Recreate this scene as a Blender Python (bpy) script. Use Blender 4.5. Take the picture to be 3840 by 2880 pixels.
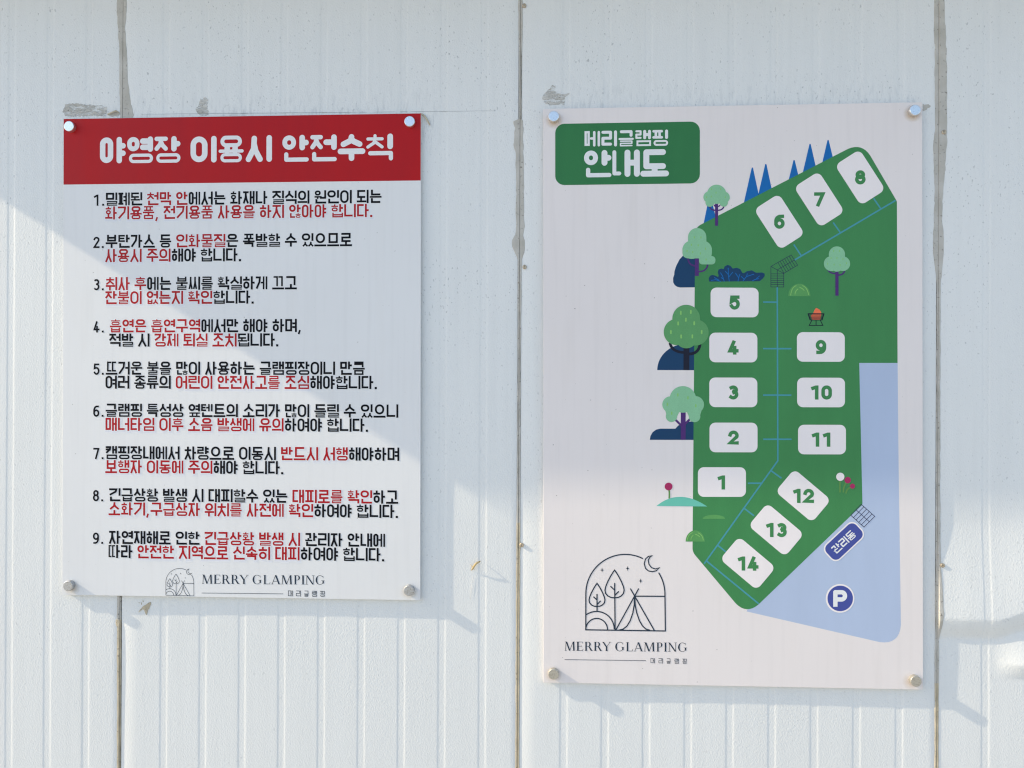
import bpy, bmesh, math, random
import numpy as np
from mathutils import Vector, Matrix
from mathutils.geometry import delaunay_2d_cdt

for o in list(bpy.data.objects):
    bpy.data.objects.remove(o)
C = bpy.context.scene.collection
SC = bpy.context.scene
ZO = 1.5                      # camera height above the ground, wall face is the plane y = 0
PW, PH = 3840.0, 2880.0       # size of the photograph the measurements were taken in

# ------------------------------------------------------------------ camera
CAM = dict(f=0.72, yaw=0.04646, pitch=0.00207, roll=-0.00414, loc=(1.06664, -1.80461, ZO))
def cam_matrix():
    y, p, r = CAM['yaw'], CAM['pitch'], CAM['roll']
    Rz = np.array([[math.cos(y), -math.sin(y), 0], [math.sin(y), math.cos(y), 0], [0, 0, 1]])
    Rx = np.array([[1, 0, 0], [0, math.cos(p), -math.sin(p)], [0, math.sin(p), math.cos(p)]])
    Ry = np.array([[math.cos(r), 0, math.sin(r)], [0, 1, 0], [-math.sin(r), 0, math.cos(r)]])
    return Rz @ Rx @ Ry
RC = cam_matrix()
cd = bpy.data.cameras.new('camera'); cam = bpy.data.objects.new('camera', cd); C.objects.link(cam)
M = Matrix(((RC[0][0], RC[0][2], -RC[0][1], CAM['loc'][0]),
            (RC[1][0], RC[1][2], -RC[1][1], CAM['loc'][1]),
            (RC[2][0], RC[2][2], -RC[2][1], CAM['loc'][2]), (0, 0, 0, 1)))
# camera axes: x right, y up, -z forward
cam.matrix_world = M
cd.sensor_width = 36.0; cd.lens = 36.0 * CAM['f']; cd.clip_start = 0.02; cd.clip_end = 500
SC.camera = cam

# ------------------------------------------------------------------ light
SUN = Vector((7.5, 1.0, -4.58))             # the way the light travels
S_H, S_V = SUN.x / SUN.y, -SUN.z / SUN.y
el = math.atan2(-SUN.z, math.hypot(SUN.x, SUN.y))
world = bpy.data.worlds.new('World'); SC.world = world; world.use_nodes = True
wn = world.node_tree.nodes; wn.clear()
sky = wn.new('ShaderNodeTexSky'); sky.sky_type = 'NISHITA'; sky.sun_disc = False
sky.sun_elevation = el; sky.sun_rotation = math.atan2(-SUN.x, -SUN.y)
sky.air_density = 1.0; sky.dust_density = 0.9; sky.ozone_density = 1.0
bg = wn.new('ShaderNodeBackground'); bg.inputs[1].default_value = 0.15
wo = wn.new('ShaderNodeOutputWorld')
world.node_tree.links.new(sky.outputs[0], bg.inputs[0]); world.node_tree.links.new(bg.outputs[0], wo.inputs[0])
sl = bpy.data.lights.new('sun', 'SUN'); sl.energy = 3.2; sl.angle = math.radians(0.53); sl.color = (1.0, 0.84, 0.60)
so = bpy.data.objects.new('sun', sl); C.objects.link(so); so.location = (-4, -2, 5)
so.rotation_euler = SUN.to_track_quat('-Z', 'Y').to_euler()
SC.view_settings.view_transform = 'Standard'; SC.view_settings.look = 'None'
SC.cycles.filter_width = 1.2
SC.view_settings.exposure = 0.83; SC.view_settings.gamma = 1.0; SC.view_settings.use_curve_mapping = False

# ------------------------------------------------------------------ measuring helpers
def wall(x, y, d=0.0):
    """where photo point (x, y) lies on the wall, d metres in front of it -> (X, Z)"""
    q = RC @ np.array([(x - PW / 2) / (CAM['f'] * PW), 1.0, -(y - PH / 2) / (CAM['f'] * PW)])
    c = np.array(CAM['loc']); t = (-d - c[1]) / q[1]; p = c + q * t
    return float(p[0]), float(p[2])
def homography(src, dst):
    A = []; b = []
    for (x, y), (u, v) in zip(src, dst):
        A.append([x, y, 1, 0, 0, 0, -u * x, -u * y]); b.append(u)
        A.append([0, 0, 0, x, y, 1, -v * x, -v * y]); b.append(v)
    h = np.linalg.solve(np.array(A, float), np.array(b, float))
    return np.append(h, 1).reshape(3, 3)
def happly(H, x, y):
    q = H @ np.array([x, y, 1.0]); return (float(q[0] / q[2]), float(q[1] / q[2]))

# ------------------------------------------------------------------ materials
def lin(c):
    c /= 255.0
    return c / 12.92 if c <= 0.04045 else ((c + 0.055) / 1.055) ** 2.4
def alb(r, g, b, white=(207, 206, 212), top=0.80):
    return tuple(min(0.85, lin(v) / lin(w) * top) for v, w in zip((r, g, b), white))
def new_mat(name):
    m = bpy.data.materials.new(name); m.use_nodes = True
    nt = m.node_tree; b = nt.nodes['Principled BSDF']
    return m, nt, b
def print_mat(name, col, rough=0.42, weave=True, spec=0.2):
    """ink on a matt laminated board: faint woven unevenness of the print"""
    m, nt, b = new_mat(name)
    tc = nt.nodes.new('ShaderNodeTexCoord'); mp = nt.nodes.new('ShaderNodeMapping')
    mp.inputs['Scale'].default_value = (1, 1, 2.2)
    n = nt.nodes.new('ShaderNodeTexNoise'); n.inputs['Scale'].default_value = 420; n.inputs['Detail'].default_value = 2
    n2 = nt.nodes.new('ShaderNodeTexNoise'); n2.inputs['Scale'].default_value = 9; n2.inputs['Detail'].default_value = 5; n2.inputs['Roughness'].default_value = 0.65
    mp2 = nt.nodes.new('ShaderNodeMapping'); mp2.inputs['Scale'].default_value = (1.6, 1, 0.3)
    mx = nt.nodes.new('ShaderNodeMix'); mx.data_type = 'RGBA'; mx.blend_type = 'MULTIPLY'; mx.inputs[0].default_value = 1
    r = nt.nodes.new('ShaderNodeMapRange'); r.inputs[1].default_value = 0.3; r.inputs[2].default_value = 0.7
    r.inputs[3].default_value = 0.93 if weave else 0.985; r.inputs[4].default_value = 1.05 if weave else 1.01
    r2 = nt.nodes.new('ShaderNodeMapRange'); r2.inputs[1].default_value = 0.3; r2.inputs[2].default_value = 0.7
    r2.inputs[3].default_value = 0.93 if weave else 0.97; r2.inputs[4].default_value = 1.05 if weave else 1.02
    mu = nt.nodes.new('ShaderNodeMath'); mu.operation = 'MULTIPLY'
    L = nt.links.new
    L(tc.outputs['Object'], mp.inputs[0]); L(mp.outputs[0], n.inputs[0]); L(tc.outputs['Object'], mp2.inputs[0]); L(mp2.outputs[0], n2.inputs[0])
    L(n.outputs[0], r.inputs[0]); L(n2.outputs[0], r2.inputs[0]); L(r.outputs[0], mu.inputs[0]); L(r2.outputs[0], mu.inputs[1])
    mx.inputs[6].default_value = (*col, 1); L(mu.outputs[0], mx.inputs[7]); L(mx.outputs[2], b.inputs['Base Color'])
    rr_ = nt.nodes.new('ShaderNodeMapRange'); rr_.inputs[1].default_value = 0.3; rr_.inputs[2].default_value = 0.7; rr_.inputs[3].default_value = rough - 0.1; rr_.inputs[4].default_value = rough + 0.12
    L(n2.outputs[0], rr_.inputs[0]); L(rr_.outputs[0], b.inputs['Roughness']); b.inputs['Specular IOR Level'].default_value = spec
    return m

def wall_mat():
    m, nt, b = new_mat('embossed_white_steel')
    N = nt.nodes.new; L = nt.links.new
    tc = N('ShaderNodeTexCoord')
    def mapping(sx, sy, sz, rot=0.0):
        mp = N('ShaderNodeMapping'); mp.inputs['Scale'].default_value = (sx, sy, sz); mp.inputs['Rotation'].default_value = (0, rot, 0)
        L(tc.outputs['Object'], mp.inputs[0]); return mp.outputs[0]
    def noise(vec, sc, det=2, rough=0.5):
        n = N('ShaderNodeTexNoise'); n.inputs['Scale'].default_value = sc; n.inputs['Detail'].default_value = det
        n.inputs['Roughness'].default_value = rough; L(vec, n.inputs[0]); return n.outputs[0]
    def rng(v, a, b_, c, d, clamp=True):
        r = N('ShaderNodeMapRange'); r.clamp = clamp
        for i, q in zip((1, 2, 3, 4), (a, b_, c, d)): r.inputs[i].default_value = q
        L(v, r.inputs[0]); return r.outputs[0]
    def math_(op, a, b_):
        n = N('ShaderNodeMath'); n.operation = op
        for i, q in enumerate((a, b_)):
            if isinstance(q, (int, float)): n.inputs[i].default_value = q
            else: L(q, n.inputs[i])
        return n.outputs[0]
    def mix(f, a, b_):
        x = N('ShaderNodeMix'); x.data_type = 'RGBA'
        if isinstance(f, (int, float)): x.inputs[0].default_value = f
        else: L(f, x.inputs[0])
        for i, q in ((6, a), (7, b_)):
            if isinstance(q, tuple): x.inputs[i].default_value = (*q, 1)
            else: L(q, x.inputs[i])
        return x.outputs[2]
    sep = N('ShaderNodeSeparateXYZ'); L(tc.outputs['Object'], sep.inputs[0])
    # rain streaks: long, vertical, faint
    streak = rng(noise(mapping(1, 1, 0.035), 55, 4, 0.6), 0.42, 0.72, 0, 1)
    patch = rng(noise(mapping(1, 1, 0.6), 3.2, 4, 0.55), 0.35, 0.7, 0, 1)
    # mould and grit specks, some drawn out downwards
    sp1 = rng(noise(mapping(1, 1, 0.55, 0.35), 200, 1.5, 0.5), 0.655, 0.715, 0, 1)
    sp2 = rng(noise(mapping(1, 1, 0.8), 100, 1, 0.5), 0.715, 0.75, 0, 1)
    dens = rng(noise(mapping(1, 1, 0.7), 7, 3, 0.6), 0.36, 0.62, 0.08, 1)
    high = rng(sep.outputs[2], ZO - 0.9, ZO + 0.75, 0.35, 1.0)     # the sheltered upper part is never washed
    # grime that collects where rain stands on the boards' top edges, drawn out in short runs
    over = math_('MULTIPLY', rng(sep.outputs[2], ZO + 0.665, ZO + 0.79, 1, 0), rng(sep.outputs[2], ZO + 0.55, ZO + 0.6, 0, 1))
    def span(a, b): return math_('MULTIPLY', rng(sep.outputs[0], a - 0.02, a + 0.02, 0, 1), rng(sep.outputs[0], b - 0.02, b + 0.02, 1, 0))
    over = math_('MULTIPLY', over, math_('ADD', span(-0.12, 0.80), span(1.07, 1.97)))
    run = rng(noise(mapping(1, 1, 0.22), 120, 2, 0.6), 0.5, 0.66, 0, 1)
    grime = math_('MULTIPLY', math_('MULTIPLY', over, over), run)
    speck = math_('MULTIPLY', math_('MULTIPLY', math_('MAXIMUM', sp1, sp2), dens), high)
    # grime gathered over the two boards, blue-grey runs
    base = mix(math_('MULTIPLY', patch, 0.35), (0.742, 0.762, 0.758), (0.785, 0.80, 0.795))
    base = mix(math_('MULTIPLY', streak, 0.16), base, (0.60, 0.62, 0.62))
    base = mix(math_('MULTIPLY', speck, 0.5), base, (0.22, 0.24, 0.25))
    base = mix(math_('MULTIPLY', grime, 0.42), base, (0.40, 0.43, 0.46))
    L(base, b.inputs['Base Color'])
    b.inputs['Roughness'].default_value = 0.42; b.inputs['Specular IOR Level'].default_value = 0.4
    # orange-peel embossing of the sheet
    e1 = noise(mapping(1, 1, 0.8, 0.6), 290, 2.0, 0.5)
    e2 = noise(mapping(1, 1, 1), 150, 2, 0.5)
    e = math_('ADD', math_('MULTIPLY', rng(e1, 0.35, 0.75, 0, 1), 1.0), math_('MULTIPLY', e2, 0.6))
    bp = N('ShaderNodeBump'); bp.inputs['Strength'].default_value = 1.0; bp.inputs['Distance'].default_value = 0.00027
    L(e, bp.inputs['Height']); L(bp.outputs[0], b.inputs['Normal'])
    return m

def sealant_mat(name, c1, c2, rough=0.6):
    m, nt, b = new_mat(name); N = nt.nodes.new; L = nt.links.new
    tc = N('ShaderNodeTexCoord')
    n = N('ShaderNodeTexNoise'); n.inputs['Scale'].default_value = 160; n.inputs['Detail'].default_value = 3; L(tc.outputs['Object'], n.inputs[0])
    n2 = N('ShaderNodeTexNoise'); n2.inputs['Scale'].default_value = 22; n2.inputs['Detail'].default_value = 3; L(tc.outputs['Object'], n2.inputs[0])
    r = N('ShaderNodeMapRange'); r.inputs[1].default_value = 0.62; r.inputs[2].default_value = 0.7; L(n.outputs[0], r.inputs[0])
    r2 = N('ShaderNodeMapRange'); r2.inputs[1].default_value = 0.35; r2.inputs[2].default_value = 0.65; L(n2.outputs[0], r2.inputs[0])
    a = N('ShaderNodeMix'); a.data_type = 'RGBA'; a.inputs[6].default_value = (*c1, 1); a.inputs[7].default_value = (*c2, 1); L(r2.outputs[0], a.inputs[0])
    d = N('ShaderNodeMix'); d.data_type = 'RGBA'; L(a.outputs[2], d.inputs[6]); d.inputs[7].default_value = (0.13, 0.12, 0.10, 1)
    k = N('ShaderNodeMath'); k.operation = 'MULTIPLY'; k.inputs[1].default_value = 0.8; L(r.outputs[0], k.inputs[0]); L(k.outputs[0], d.inputs[0])
    L(d.outputs[2], b.inputs['Base Color']); b.inputs['Roughness'].default_value = rough
    bp = N('ShaderNodeBump'); bp.inputs['Distance'].default_value = 0.0008; L(n.outputs[0], bp.inputs['Height']); L(bp.outputs[0], b.inputs['Normal'])
    return m

def metal_mat(name, col, rough, pit):
    m, nt, b = new_mat(name); N = nt.nodes.new; L = nt.links.new
    tc = N('ShaderNodeTexCoord')
    n = N('ShaderNodeTexNoise'); n.inputs['Scale'].default_value = 420; n.inputs['Detail'].default_value = 3; L(tc.outputs['Object'], n.inputs[0])
    r = N('ShaderNodeMapRange'); r.inputs[1].default_value = 0.5; r.inputs[2].default_value = 0.66; r.inputs[3].default_value = 0; r.inputs[4].default_value = pit; L(n.outputs[0], r.inputs[0])
    a = N('ShaderNodeMix'); a.data_type = 'RGBA'; a.inputs[6].default_value = (*col, 1); a.inputs[7].default_value = (0.30, 0.27, 0.22, 1); L(r.outputs[0], a.inputs[0])
    L(a.outputs[2], b.inputs['Base Color']); b.inputs['Metallic'].default_value = 0.9
    r2 = N('ShaderNodeMapRange'); r2.inputs[3].default_value = rough; r2.inputs[4].default_value = min(1, rough + 0.35 * pit + 0.05); L(n.outputs[0], r2.inputs[0]); L(r2.outputs[0], b.inputs['Roughness'])
    bp = N('ShaderNodeBump'); bp.inputs['Distance'].default_value = 0.0004 * (0.3 + pit); L(n.outputs[0], bp.inputs['Height']); L(bp.outputs[0], b.inputs['Normal'])
    return m
def plain(name, col, rough=0.5):
    m, nt, b = new_mat(name); N = nt.nodes.new; L = nt.links.new
    tc = N('ShaderNodeTexCoord'); n = N('ShaderNodeTexNoise'); n.inputs['Scale'].default_value = 60; n.inputs['Detail'].default_value = 4
    L(tc.outputs['Object'], n.inputs[0])
    mx = N('ShaderNodeMix'); mx.data_type = 'RGBA'; mx.inputs[6].default_value = (*[c * 0.85 for c in col], 1); mx.inputs[7].default_value = (*[min(1, c * 1.12) for c in col], 1)
    L(n.outputs[0], mx.inputs[0]); L(mx.outputs[2], b.inputs['Base Color']); b.inputs['Roughness'].default_value = rough
    return m

def board_mat(name, col, rough, spots):
    """white faced sign board with stray grit, small chips and rain marks"""
    m, nt, b = new_mat(name); N = nt.nodes.new; L = nt.links.new
    tc = N('ShaderNodeTexCoord')
    def nz(sc, sx, sz, det):
        mp = N('ShaderNodeMapping'); mp.inputs['Scale'].default_value = (sx, 1, sz); L(tc.outputs['Object'], mp.inputs[0])
        n = N('ShaderNodeTexNoise'); n.inputs['Scale'].default_value = sc; n.inputs['Detail'].default_value = det; L(mp.outputs[0], n.inputs[0]); return n.outputs[0]
    def rg(v, a, b_, c, d):
        r = N('ShaderNodeMapRange')
        for i, q in zip((1, 2, 3, 4), (a, b_, c, d)): r.inputs[i].default_value = q
        L(v, r.inputs[0]); return r.outputs[0]
    def mx(f, a, b_):
        x = N('ShaderNodeMix'); x.data_type = 'RGBA'; L(f, x.inputs[0])
        for i, q in ((6, a), (7, b_)):
            if isinstance(q, tuple): x.inputs[i].default_value = (*q, 1)
            else: L(q, x.inputs[i])
        return x.outputs[2]
    cc = mx(rg(nz(2.5, 1, 1, 4), 0.35, 0.65, 0, 1), tuple(c * 0.97 for c in col), col)
    cc = mx(rg(nz(70, 1, 0.05, 4), 0.5, 0.75, 0, 0.22), cc, tuple(c * 0.82 for c in col))
    cc = mx(rg(nz(24, 1, 0.16, 5), 0.55, 0.8, 0, 0.16), cc, (col[0] * 0.86, col[1] * 0.83, col[2] * 0.78))
    cc = mx(rg(nz(130, 1, 1, 1), 0.775, 0.80, 0, spots), cc, (0.2, 0.19, 0.18))
    L(cc, b.inputs['Base Color']); b.inputs['Roughness'].default_value = rough; b.inputs['Specular IOR Level'].default_value = 0.35
    return m

MW = wall_mat()
M_SEAL = sealant_mat('grey_sealant', (0.43, 0.415, 0.37), (0.53, 0.515, 0.475))
M_SEAL2 = sealant_mat('brown_sunlit_sealant', (0.42, 0.37, 0.27), (0.56, 0.49, 0.36), 0.4)  # brown of the torn scraps; also paints sunlight's gold into the lower joints
M_SMEAR = sealant_mat('sealant_residue', (0.44, 0.43, 0.39), (0.63, 0.625, 0.60), 0.8)
def streaky(m):
    nt = m.node_tree; b = nt.nodes['Principled BSDF']; N = nt.nodes.new; L = nt.links.new
    tc = N('ShaderNodeTexCoord'); mp = N('ShaderNodeMapping'); mp.inputs['Scale'].default_value = (0.22, 1, 1); L(tc.outputs['Object'], mp.inputs[0])
    n = N('ShaderNodeTexNoise'); n.inputs['Scale'].default_value = 170; n.inputs['Detail'].default_value = 4; n.inputs['Roughness'].default_value = 0.65; L(mp.outputs[0], n.inputs[0])
    r = N('ShaderNodeMapRange'); r.inputs[1].default_value = 0.40; r.inputs[2].default_value = 0.58; r.inputs[3].default_value = 0.12; L(n.outputs[0], r.inputs[0]); L(r.outputs[0], b.inputs['Alpha'])
streaky(M_SMEAR)
M_DARK = plain('dark_gap', (0.05, 0.048, 0.045), 0.8)
M_CAP = metal_mat('bright_cap', (0.80, 0.81, 0.82), 0.24, 0.15)
M_CAP2 = metal_mat('pitted_cap', (0.50, 0.51, 0.52), 0.42, 0.6)
M_CAP3 = metal_mat('dull_cap', (0.55, 0.53, 0.47), 0.45, 0.4)
M_SCREW = metal_mat('rusty_screw', (0.55, 0.47, 0.36), 0.4, 0.8)

# ------------------------------------------------------------------ mesh helpers
def link(name, me, mats, parent=None):
    o = bpy.data.objects.new(name, me); C.objects.link(o)
    for m in (mats if isinstance(mats, (list, tuple)) else [mats]): me.materials.append(m)
    if parent is not None: o.parent = parent
    return o
def empty(name, loc, label, cat):
    o = bpy.data.objects.new(name, None); C.objects.link(o); o.location = loc
    o['label'] = label; o['category'] = cat; o.empty_display_size = 0.05
    return o
def mesh_obj(name, vs, fs, mats, parent=None, smooth=False):
    me = bpy.data.meshes.new(name); me.from_pydata(vs, [], fs); me.update()
    if smooth: me.polygons.foreach_set('use_smooth', [True] * len(me.polygons))
    return link(name, me, mats, parent)

# ---- flat outlines (2D polygons) and their union
def ccw(p):
    a = sum(p[i][0] * p[(i + 1) % len(p)][1] - p[(i + 1) % len(p)][0] * p[i][1] for i in range(len(p)))
    return p if a > 0 else p[::-1]
def disc(x, y, rx, ry=None, n=28, a0=0, a1=2 * math.pi):
    ry = rx if ry is None else ry
    full = abs(a1 - a0 - 2 * math.pi) < 1e-6
    k = n if full else n + 1
    return [(x + rx * math.cos(a0 + (a1 - a0) * i / n), y + ry * math.sin(a0 + (a1 - a0) * i / n)) for i in range(k)]
def strip(pts, t, closed=False, cap='butt', joins='miter'):
    pts = [np.array(p, float) for p in pts]
    q = [pts[0]]
    for p in pts[1:]:
        if np.hypot(*(p - q[-1])) > 1e-9: q.append(p)
    if closed and np.hypot(*(q[0] - q[-1])) < 1e-9: q.pop()
    pts = q; n = len(pts); out = []
    if n < 2: return [disc(*pts[0], t / 2, n=14)]
    segs = n if closed else n - 1
    d = []
    for i in range(segs):
        v = pts[(i + 1) % n] - pts[i]; d.append(v / np.hypot(*v))
    if cap == 'square' and not closed:
        pts[0] = pts[0] - d[0] * t / 2; pts[-1] = pts[-1] + d[-1] * t / 2
    nor = [np.array([-v[1], v[0]]) for v in d]
    if joins == 'round':
        for i in range(segs):
            a, b = pts[i], pts[(i + 1) % n]; k = nor[i] * t / 2
            out.append([tuple(a + k), tuple(a - k), tuple(b - k), tuple(b + k)])
        for i in range(n):
            if closed or 0 < i < n - 1: out.append(disc(*pts[i], t / 2, n=18))
    else:
        off = []
        for i in range(n):
            if closed: a, b = nor[(i - 1) % segs], nor[i % segs]
            else: a = nor[max(0, i - 1)]; b = nor[min(segs - 1, i)]
            m = a + b; L = np.hypot(*m)
            if L < 0.3: m = b; s = 1.0
            else:
                m = m / L; s = min(2.2, 1.0 / max(0.3, float(m @ b)))
            off.append(m * s * t / 2)
        for i in range(segs):
            j = (i + 1) % n
            out.append([tuple(pts[i] + off[i]), tuple(pts[i] - off[i]), tuple(pts[j] - off[j]), tuple(pts[j] + off[j])])
    if cap == 'round' and not closed:
        out.append(disc(*pts[0], t / 2, n=18)); out.append(disc(*pts[-1], t / 2, n=18))
    return out
def union(polys, eps=1e-6):
    vs = []; fs = []
    for p in polys:
        p = ccw([tuple(map(float, q)) for q in p]); k = len(vs); vs += [Vector(q) for q in p]; fs.append(list(range(k, k + len(p))))
    v, e, f, ov, oe, of = delaunay_2d_cdt(vs, [], fs, 0, eps)
    V = np.array([(p.x, p.y) for p in v]); T = np.array([list(t) for t in f])
    cen = V[T].mean(axis=1); inside = np.zeros(len(T), bool)
    for q in fs:                                   # keep what lies in at least one of the outlines
        p = np.array([(vs[i].x, vs[i].y) for i in q]); x, y = cen[:, 0], cen[:, 1]; k = np.zeros(len(T), bool)
        for a, b in zip(p, np.roll(p, -1, axis=0)):
            if a[1] == b[1]: continue
            k ^= ((a[1] > y) != (b[1] > y)) & (x < (b[0] - a[0]) * (y - a[1]) / (b[1] - a[1]) + a[0])
        inside |= k
    d = (V[T[:, 1]] - V[T[:, 0]]); g_ = (V[T[:, 2]] - V[T[:, 0]])
    inside &= np.abs(d[:, 0] * g_[:, 1] - d[:, 1] * g_[:, 0]) > 1e-14
    return [tuple(p) for p in V.tolist()], [list(map(int, t)) for t in T[inside]]

# ------------------------------------------------------------------ Hangul lettering, built stroke by stroke
CHO = 'ㄱㄲㄴㄷㄸㄹㅁㅂㅃㅅㅆㅇㅈㅉㅊㅋㅌㅍㅎ'
JUNG = 'ㅏㅐㅑㅒㅓㅔㅕㅖㅗㅘㅙㅚㅛㅜㅝㅞㅟㅠㅡㅢㅣ'
JONG = ['', 'ㄱ', 'ㄲ', 'ㄳ', 'ㄴ', 'ㄵ', 'ㄶ', 'ㄷ', 'ㄹ', 'ㄺ', 'ㄻ', 'ㄼ', 'ㄽ', 'ㄾ', 'ㄿ', 'ㅀ', 'ㅁ', 'ㅂ', 'ㅄ', 'ㅅ', 'ㅆ', 'ㅇ', 'ㅈ', 'ㅊ', 'ㅋ', 'ㅌ', 'ㅍ', 'ㅎ']
PAIR = {'ㄲ': 'ㄱㄱ', 'ㄸ': 'ㄷㄷ', 'ㅃ': 'ㅂㅂ', 'ㅆ': 'ㅅㅅ', 'ㅉ': 'ㅈㅈ', 'ㄶ': 'ㄴㅎ', 'ㅄ': 'ㅂㅅ'}
BARS = {'ㄱ': 1.6, 'ㄴ': 1.6, 'ㄷ': 2.2, 'ㄹ': 3, 'ㅁ': 2.2, 'ㅂ': 2.4, 'ㅅ': 1.6, 'ㅇ': 2.1, 'ㅈ': 2.3, 'ㅊ': 3.2, 'ㅋ': 2.3, 'ㅌ': 3, 'ㅍ': 2.4, 'ㅎ': 3.7}
def stadium(x0, y0, x1, y1, k=1.0):
    r = min(x1 - x0, y1 - y0) / 2 * k; out = []
    for cx, cy, a in ((x1 - r, y1 - r, 0), (x0 + r, y1 - r, 90), (x0 + r, y0 + r, 180), (x1 - r, y0 + r, 270)):
        for i in range(7):
            b = math.radians(a + 15 * i); out.append((cx + r * math.cos(b), cy + r * math.sin(b)))
    return out
def jamo(ch, x0, y0, x1, y1, t, vert=False, fin=False):
    if ch in PAIR:
        a, b = PAIR[ch]; w = (x1 - x0); g = 0.04
        return jamo(a, x0, y0, x0 + w / 2 - g / 2, y1, t * 0.82, vert, fin) + jamo(b, x0 + w / 2 + g / 2, y0, x1, y1, t * 0.82, vert, fin)
    H = y1 - y0
    t = min(t, H / (BARS[ch] * 1.42), (x1 - x0) / 2.3)
    h = t / 2; X0, X1, Y0, Y1 = x0 + h, x1 - h, y0 + h, y1 - h
    xm, ym = (X0 + X1) / 2, (Y0 + Y1) / 2; W = X1 - X0; G = Y1 - Y0
    P = lambda *p, **k: (list(p), t, k.get('closed', False), k.get('cap', 'square'))
    if ch in 'ㄱㅋ':
        if vert and not fin: s = [P((X0, Y1), (X1, Y1), (X1 - 0.12 * W, Y0 + 0.55 * G), (X0 + 0.08 * W, Y0))]
        else: s = [P((X0, Y1), (X1, Y1), (X1, Y0))]
        if ch == 'ㅋ': s.append(P((X0, ym + 0.02), (X1 - 0.1 * W, ym + 0.02)))
        return s
    if ch == 'ㄴ': return [P((X0, Y1), (X0, Y0), (X1, Y0))]
    if ch == 'ㄷ': return [P((X1, Y1), (X0, Y1), (X0, Y0), (X1, Y0))]
    if ch == 'ㅌ': return [P((X1, Y1), (X0, Y1), (X0, Y0), (X1, Y0)), P((X0, ym), (X1 - 0.04, ym))]
    if ch == 'ㄹ': return [P((X0, Y1), (X1, Y1), (X1, ym), (X0, ym), (X0, Y0), (X1, Y0))]
    if ch == 'ㅁ': return [P((X0, Y1), (X0, Y0), (X1, Y0), (X1, Y1), closed=True)]
    if ch == 'ㅂ': return [P((X0, Y1), (X0, Y0), (X1, Y0), (X1, Y1)), P((X0, ym + 0.06 * H), (X1, ym + 0.06 * H))]
    if ch == 'ㅍ': return [P((X0, Y1), (X1, Y1)), P((X0, Y0), (X1, Y0)), P((X0 + 0.27 * W, Y1), (X0 + 0.27 * W, Y0)), P((X1 - 0.27 * W, Y1), (X1 - 0.27 * W, Y0))]
    if ch == 'ㅇ': return [(stadium(X0, Y0, X1, Y1), t, True, 'butt')]
    if ch == 'ㅅ': return [P((xm, Y1), (xm - 0.05 * W, ym), (X0, Y0)), P((xm, Y1 - 0.3 * G), (xm + 0.12 * W, ym - 0.1 * G), (X1, Y0))]
    if ch == 'ㅈ': return [P((X0, Y1), (X1, Y1)), P((xm, Y1), (xm - 0.08 * W, ym), (X0, Y0)), P((xm, Y1 - 0.35 * G), (xm + 0.14 * W, ym - 0.15 * G), (X1, Y0))]
    if ch == 'ㅊ':
        Yb = Y1 - max(0.24 * G, t * 1.0)
        return [P((xm, Y1), (xm, Yb))] + [P((X0, Yb), (X1, Yb)), P((xm, Yb), (xm - 0.08 * W, (Yb + Y0) / 2), (X0, Y0)), P((xm, Yb - 0.35 * (Yb - Y0)), (X1, Y0))]
    if ch == 'ㅎ':
        Yb = Y1 - max(0.22 * G, t * 0.9); r1 = Yb - t * 1.35
        return [P((xm, Y1), (xm, Yb)), P((X0, Yb), (X1, Yb)), (stadium(X0 + 0.06 * W, Y0, X1 - 0.06 * W, max(r1, Y0 + 0.3 * G)), t, True, 'butt')]
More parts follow.
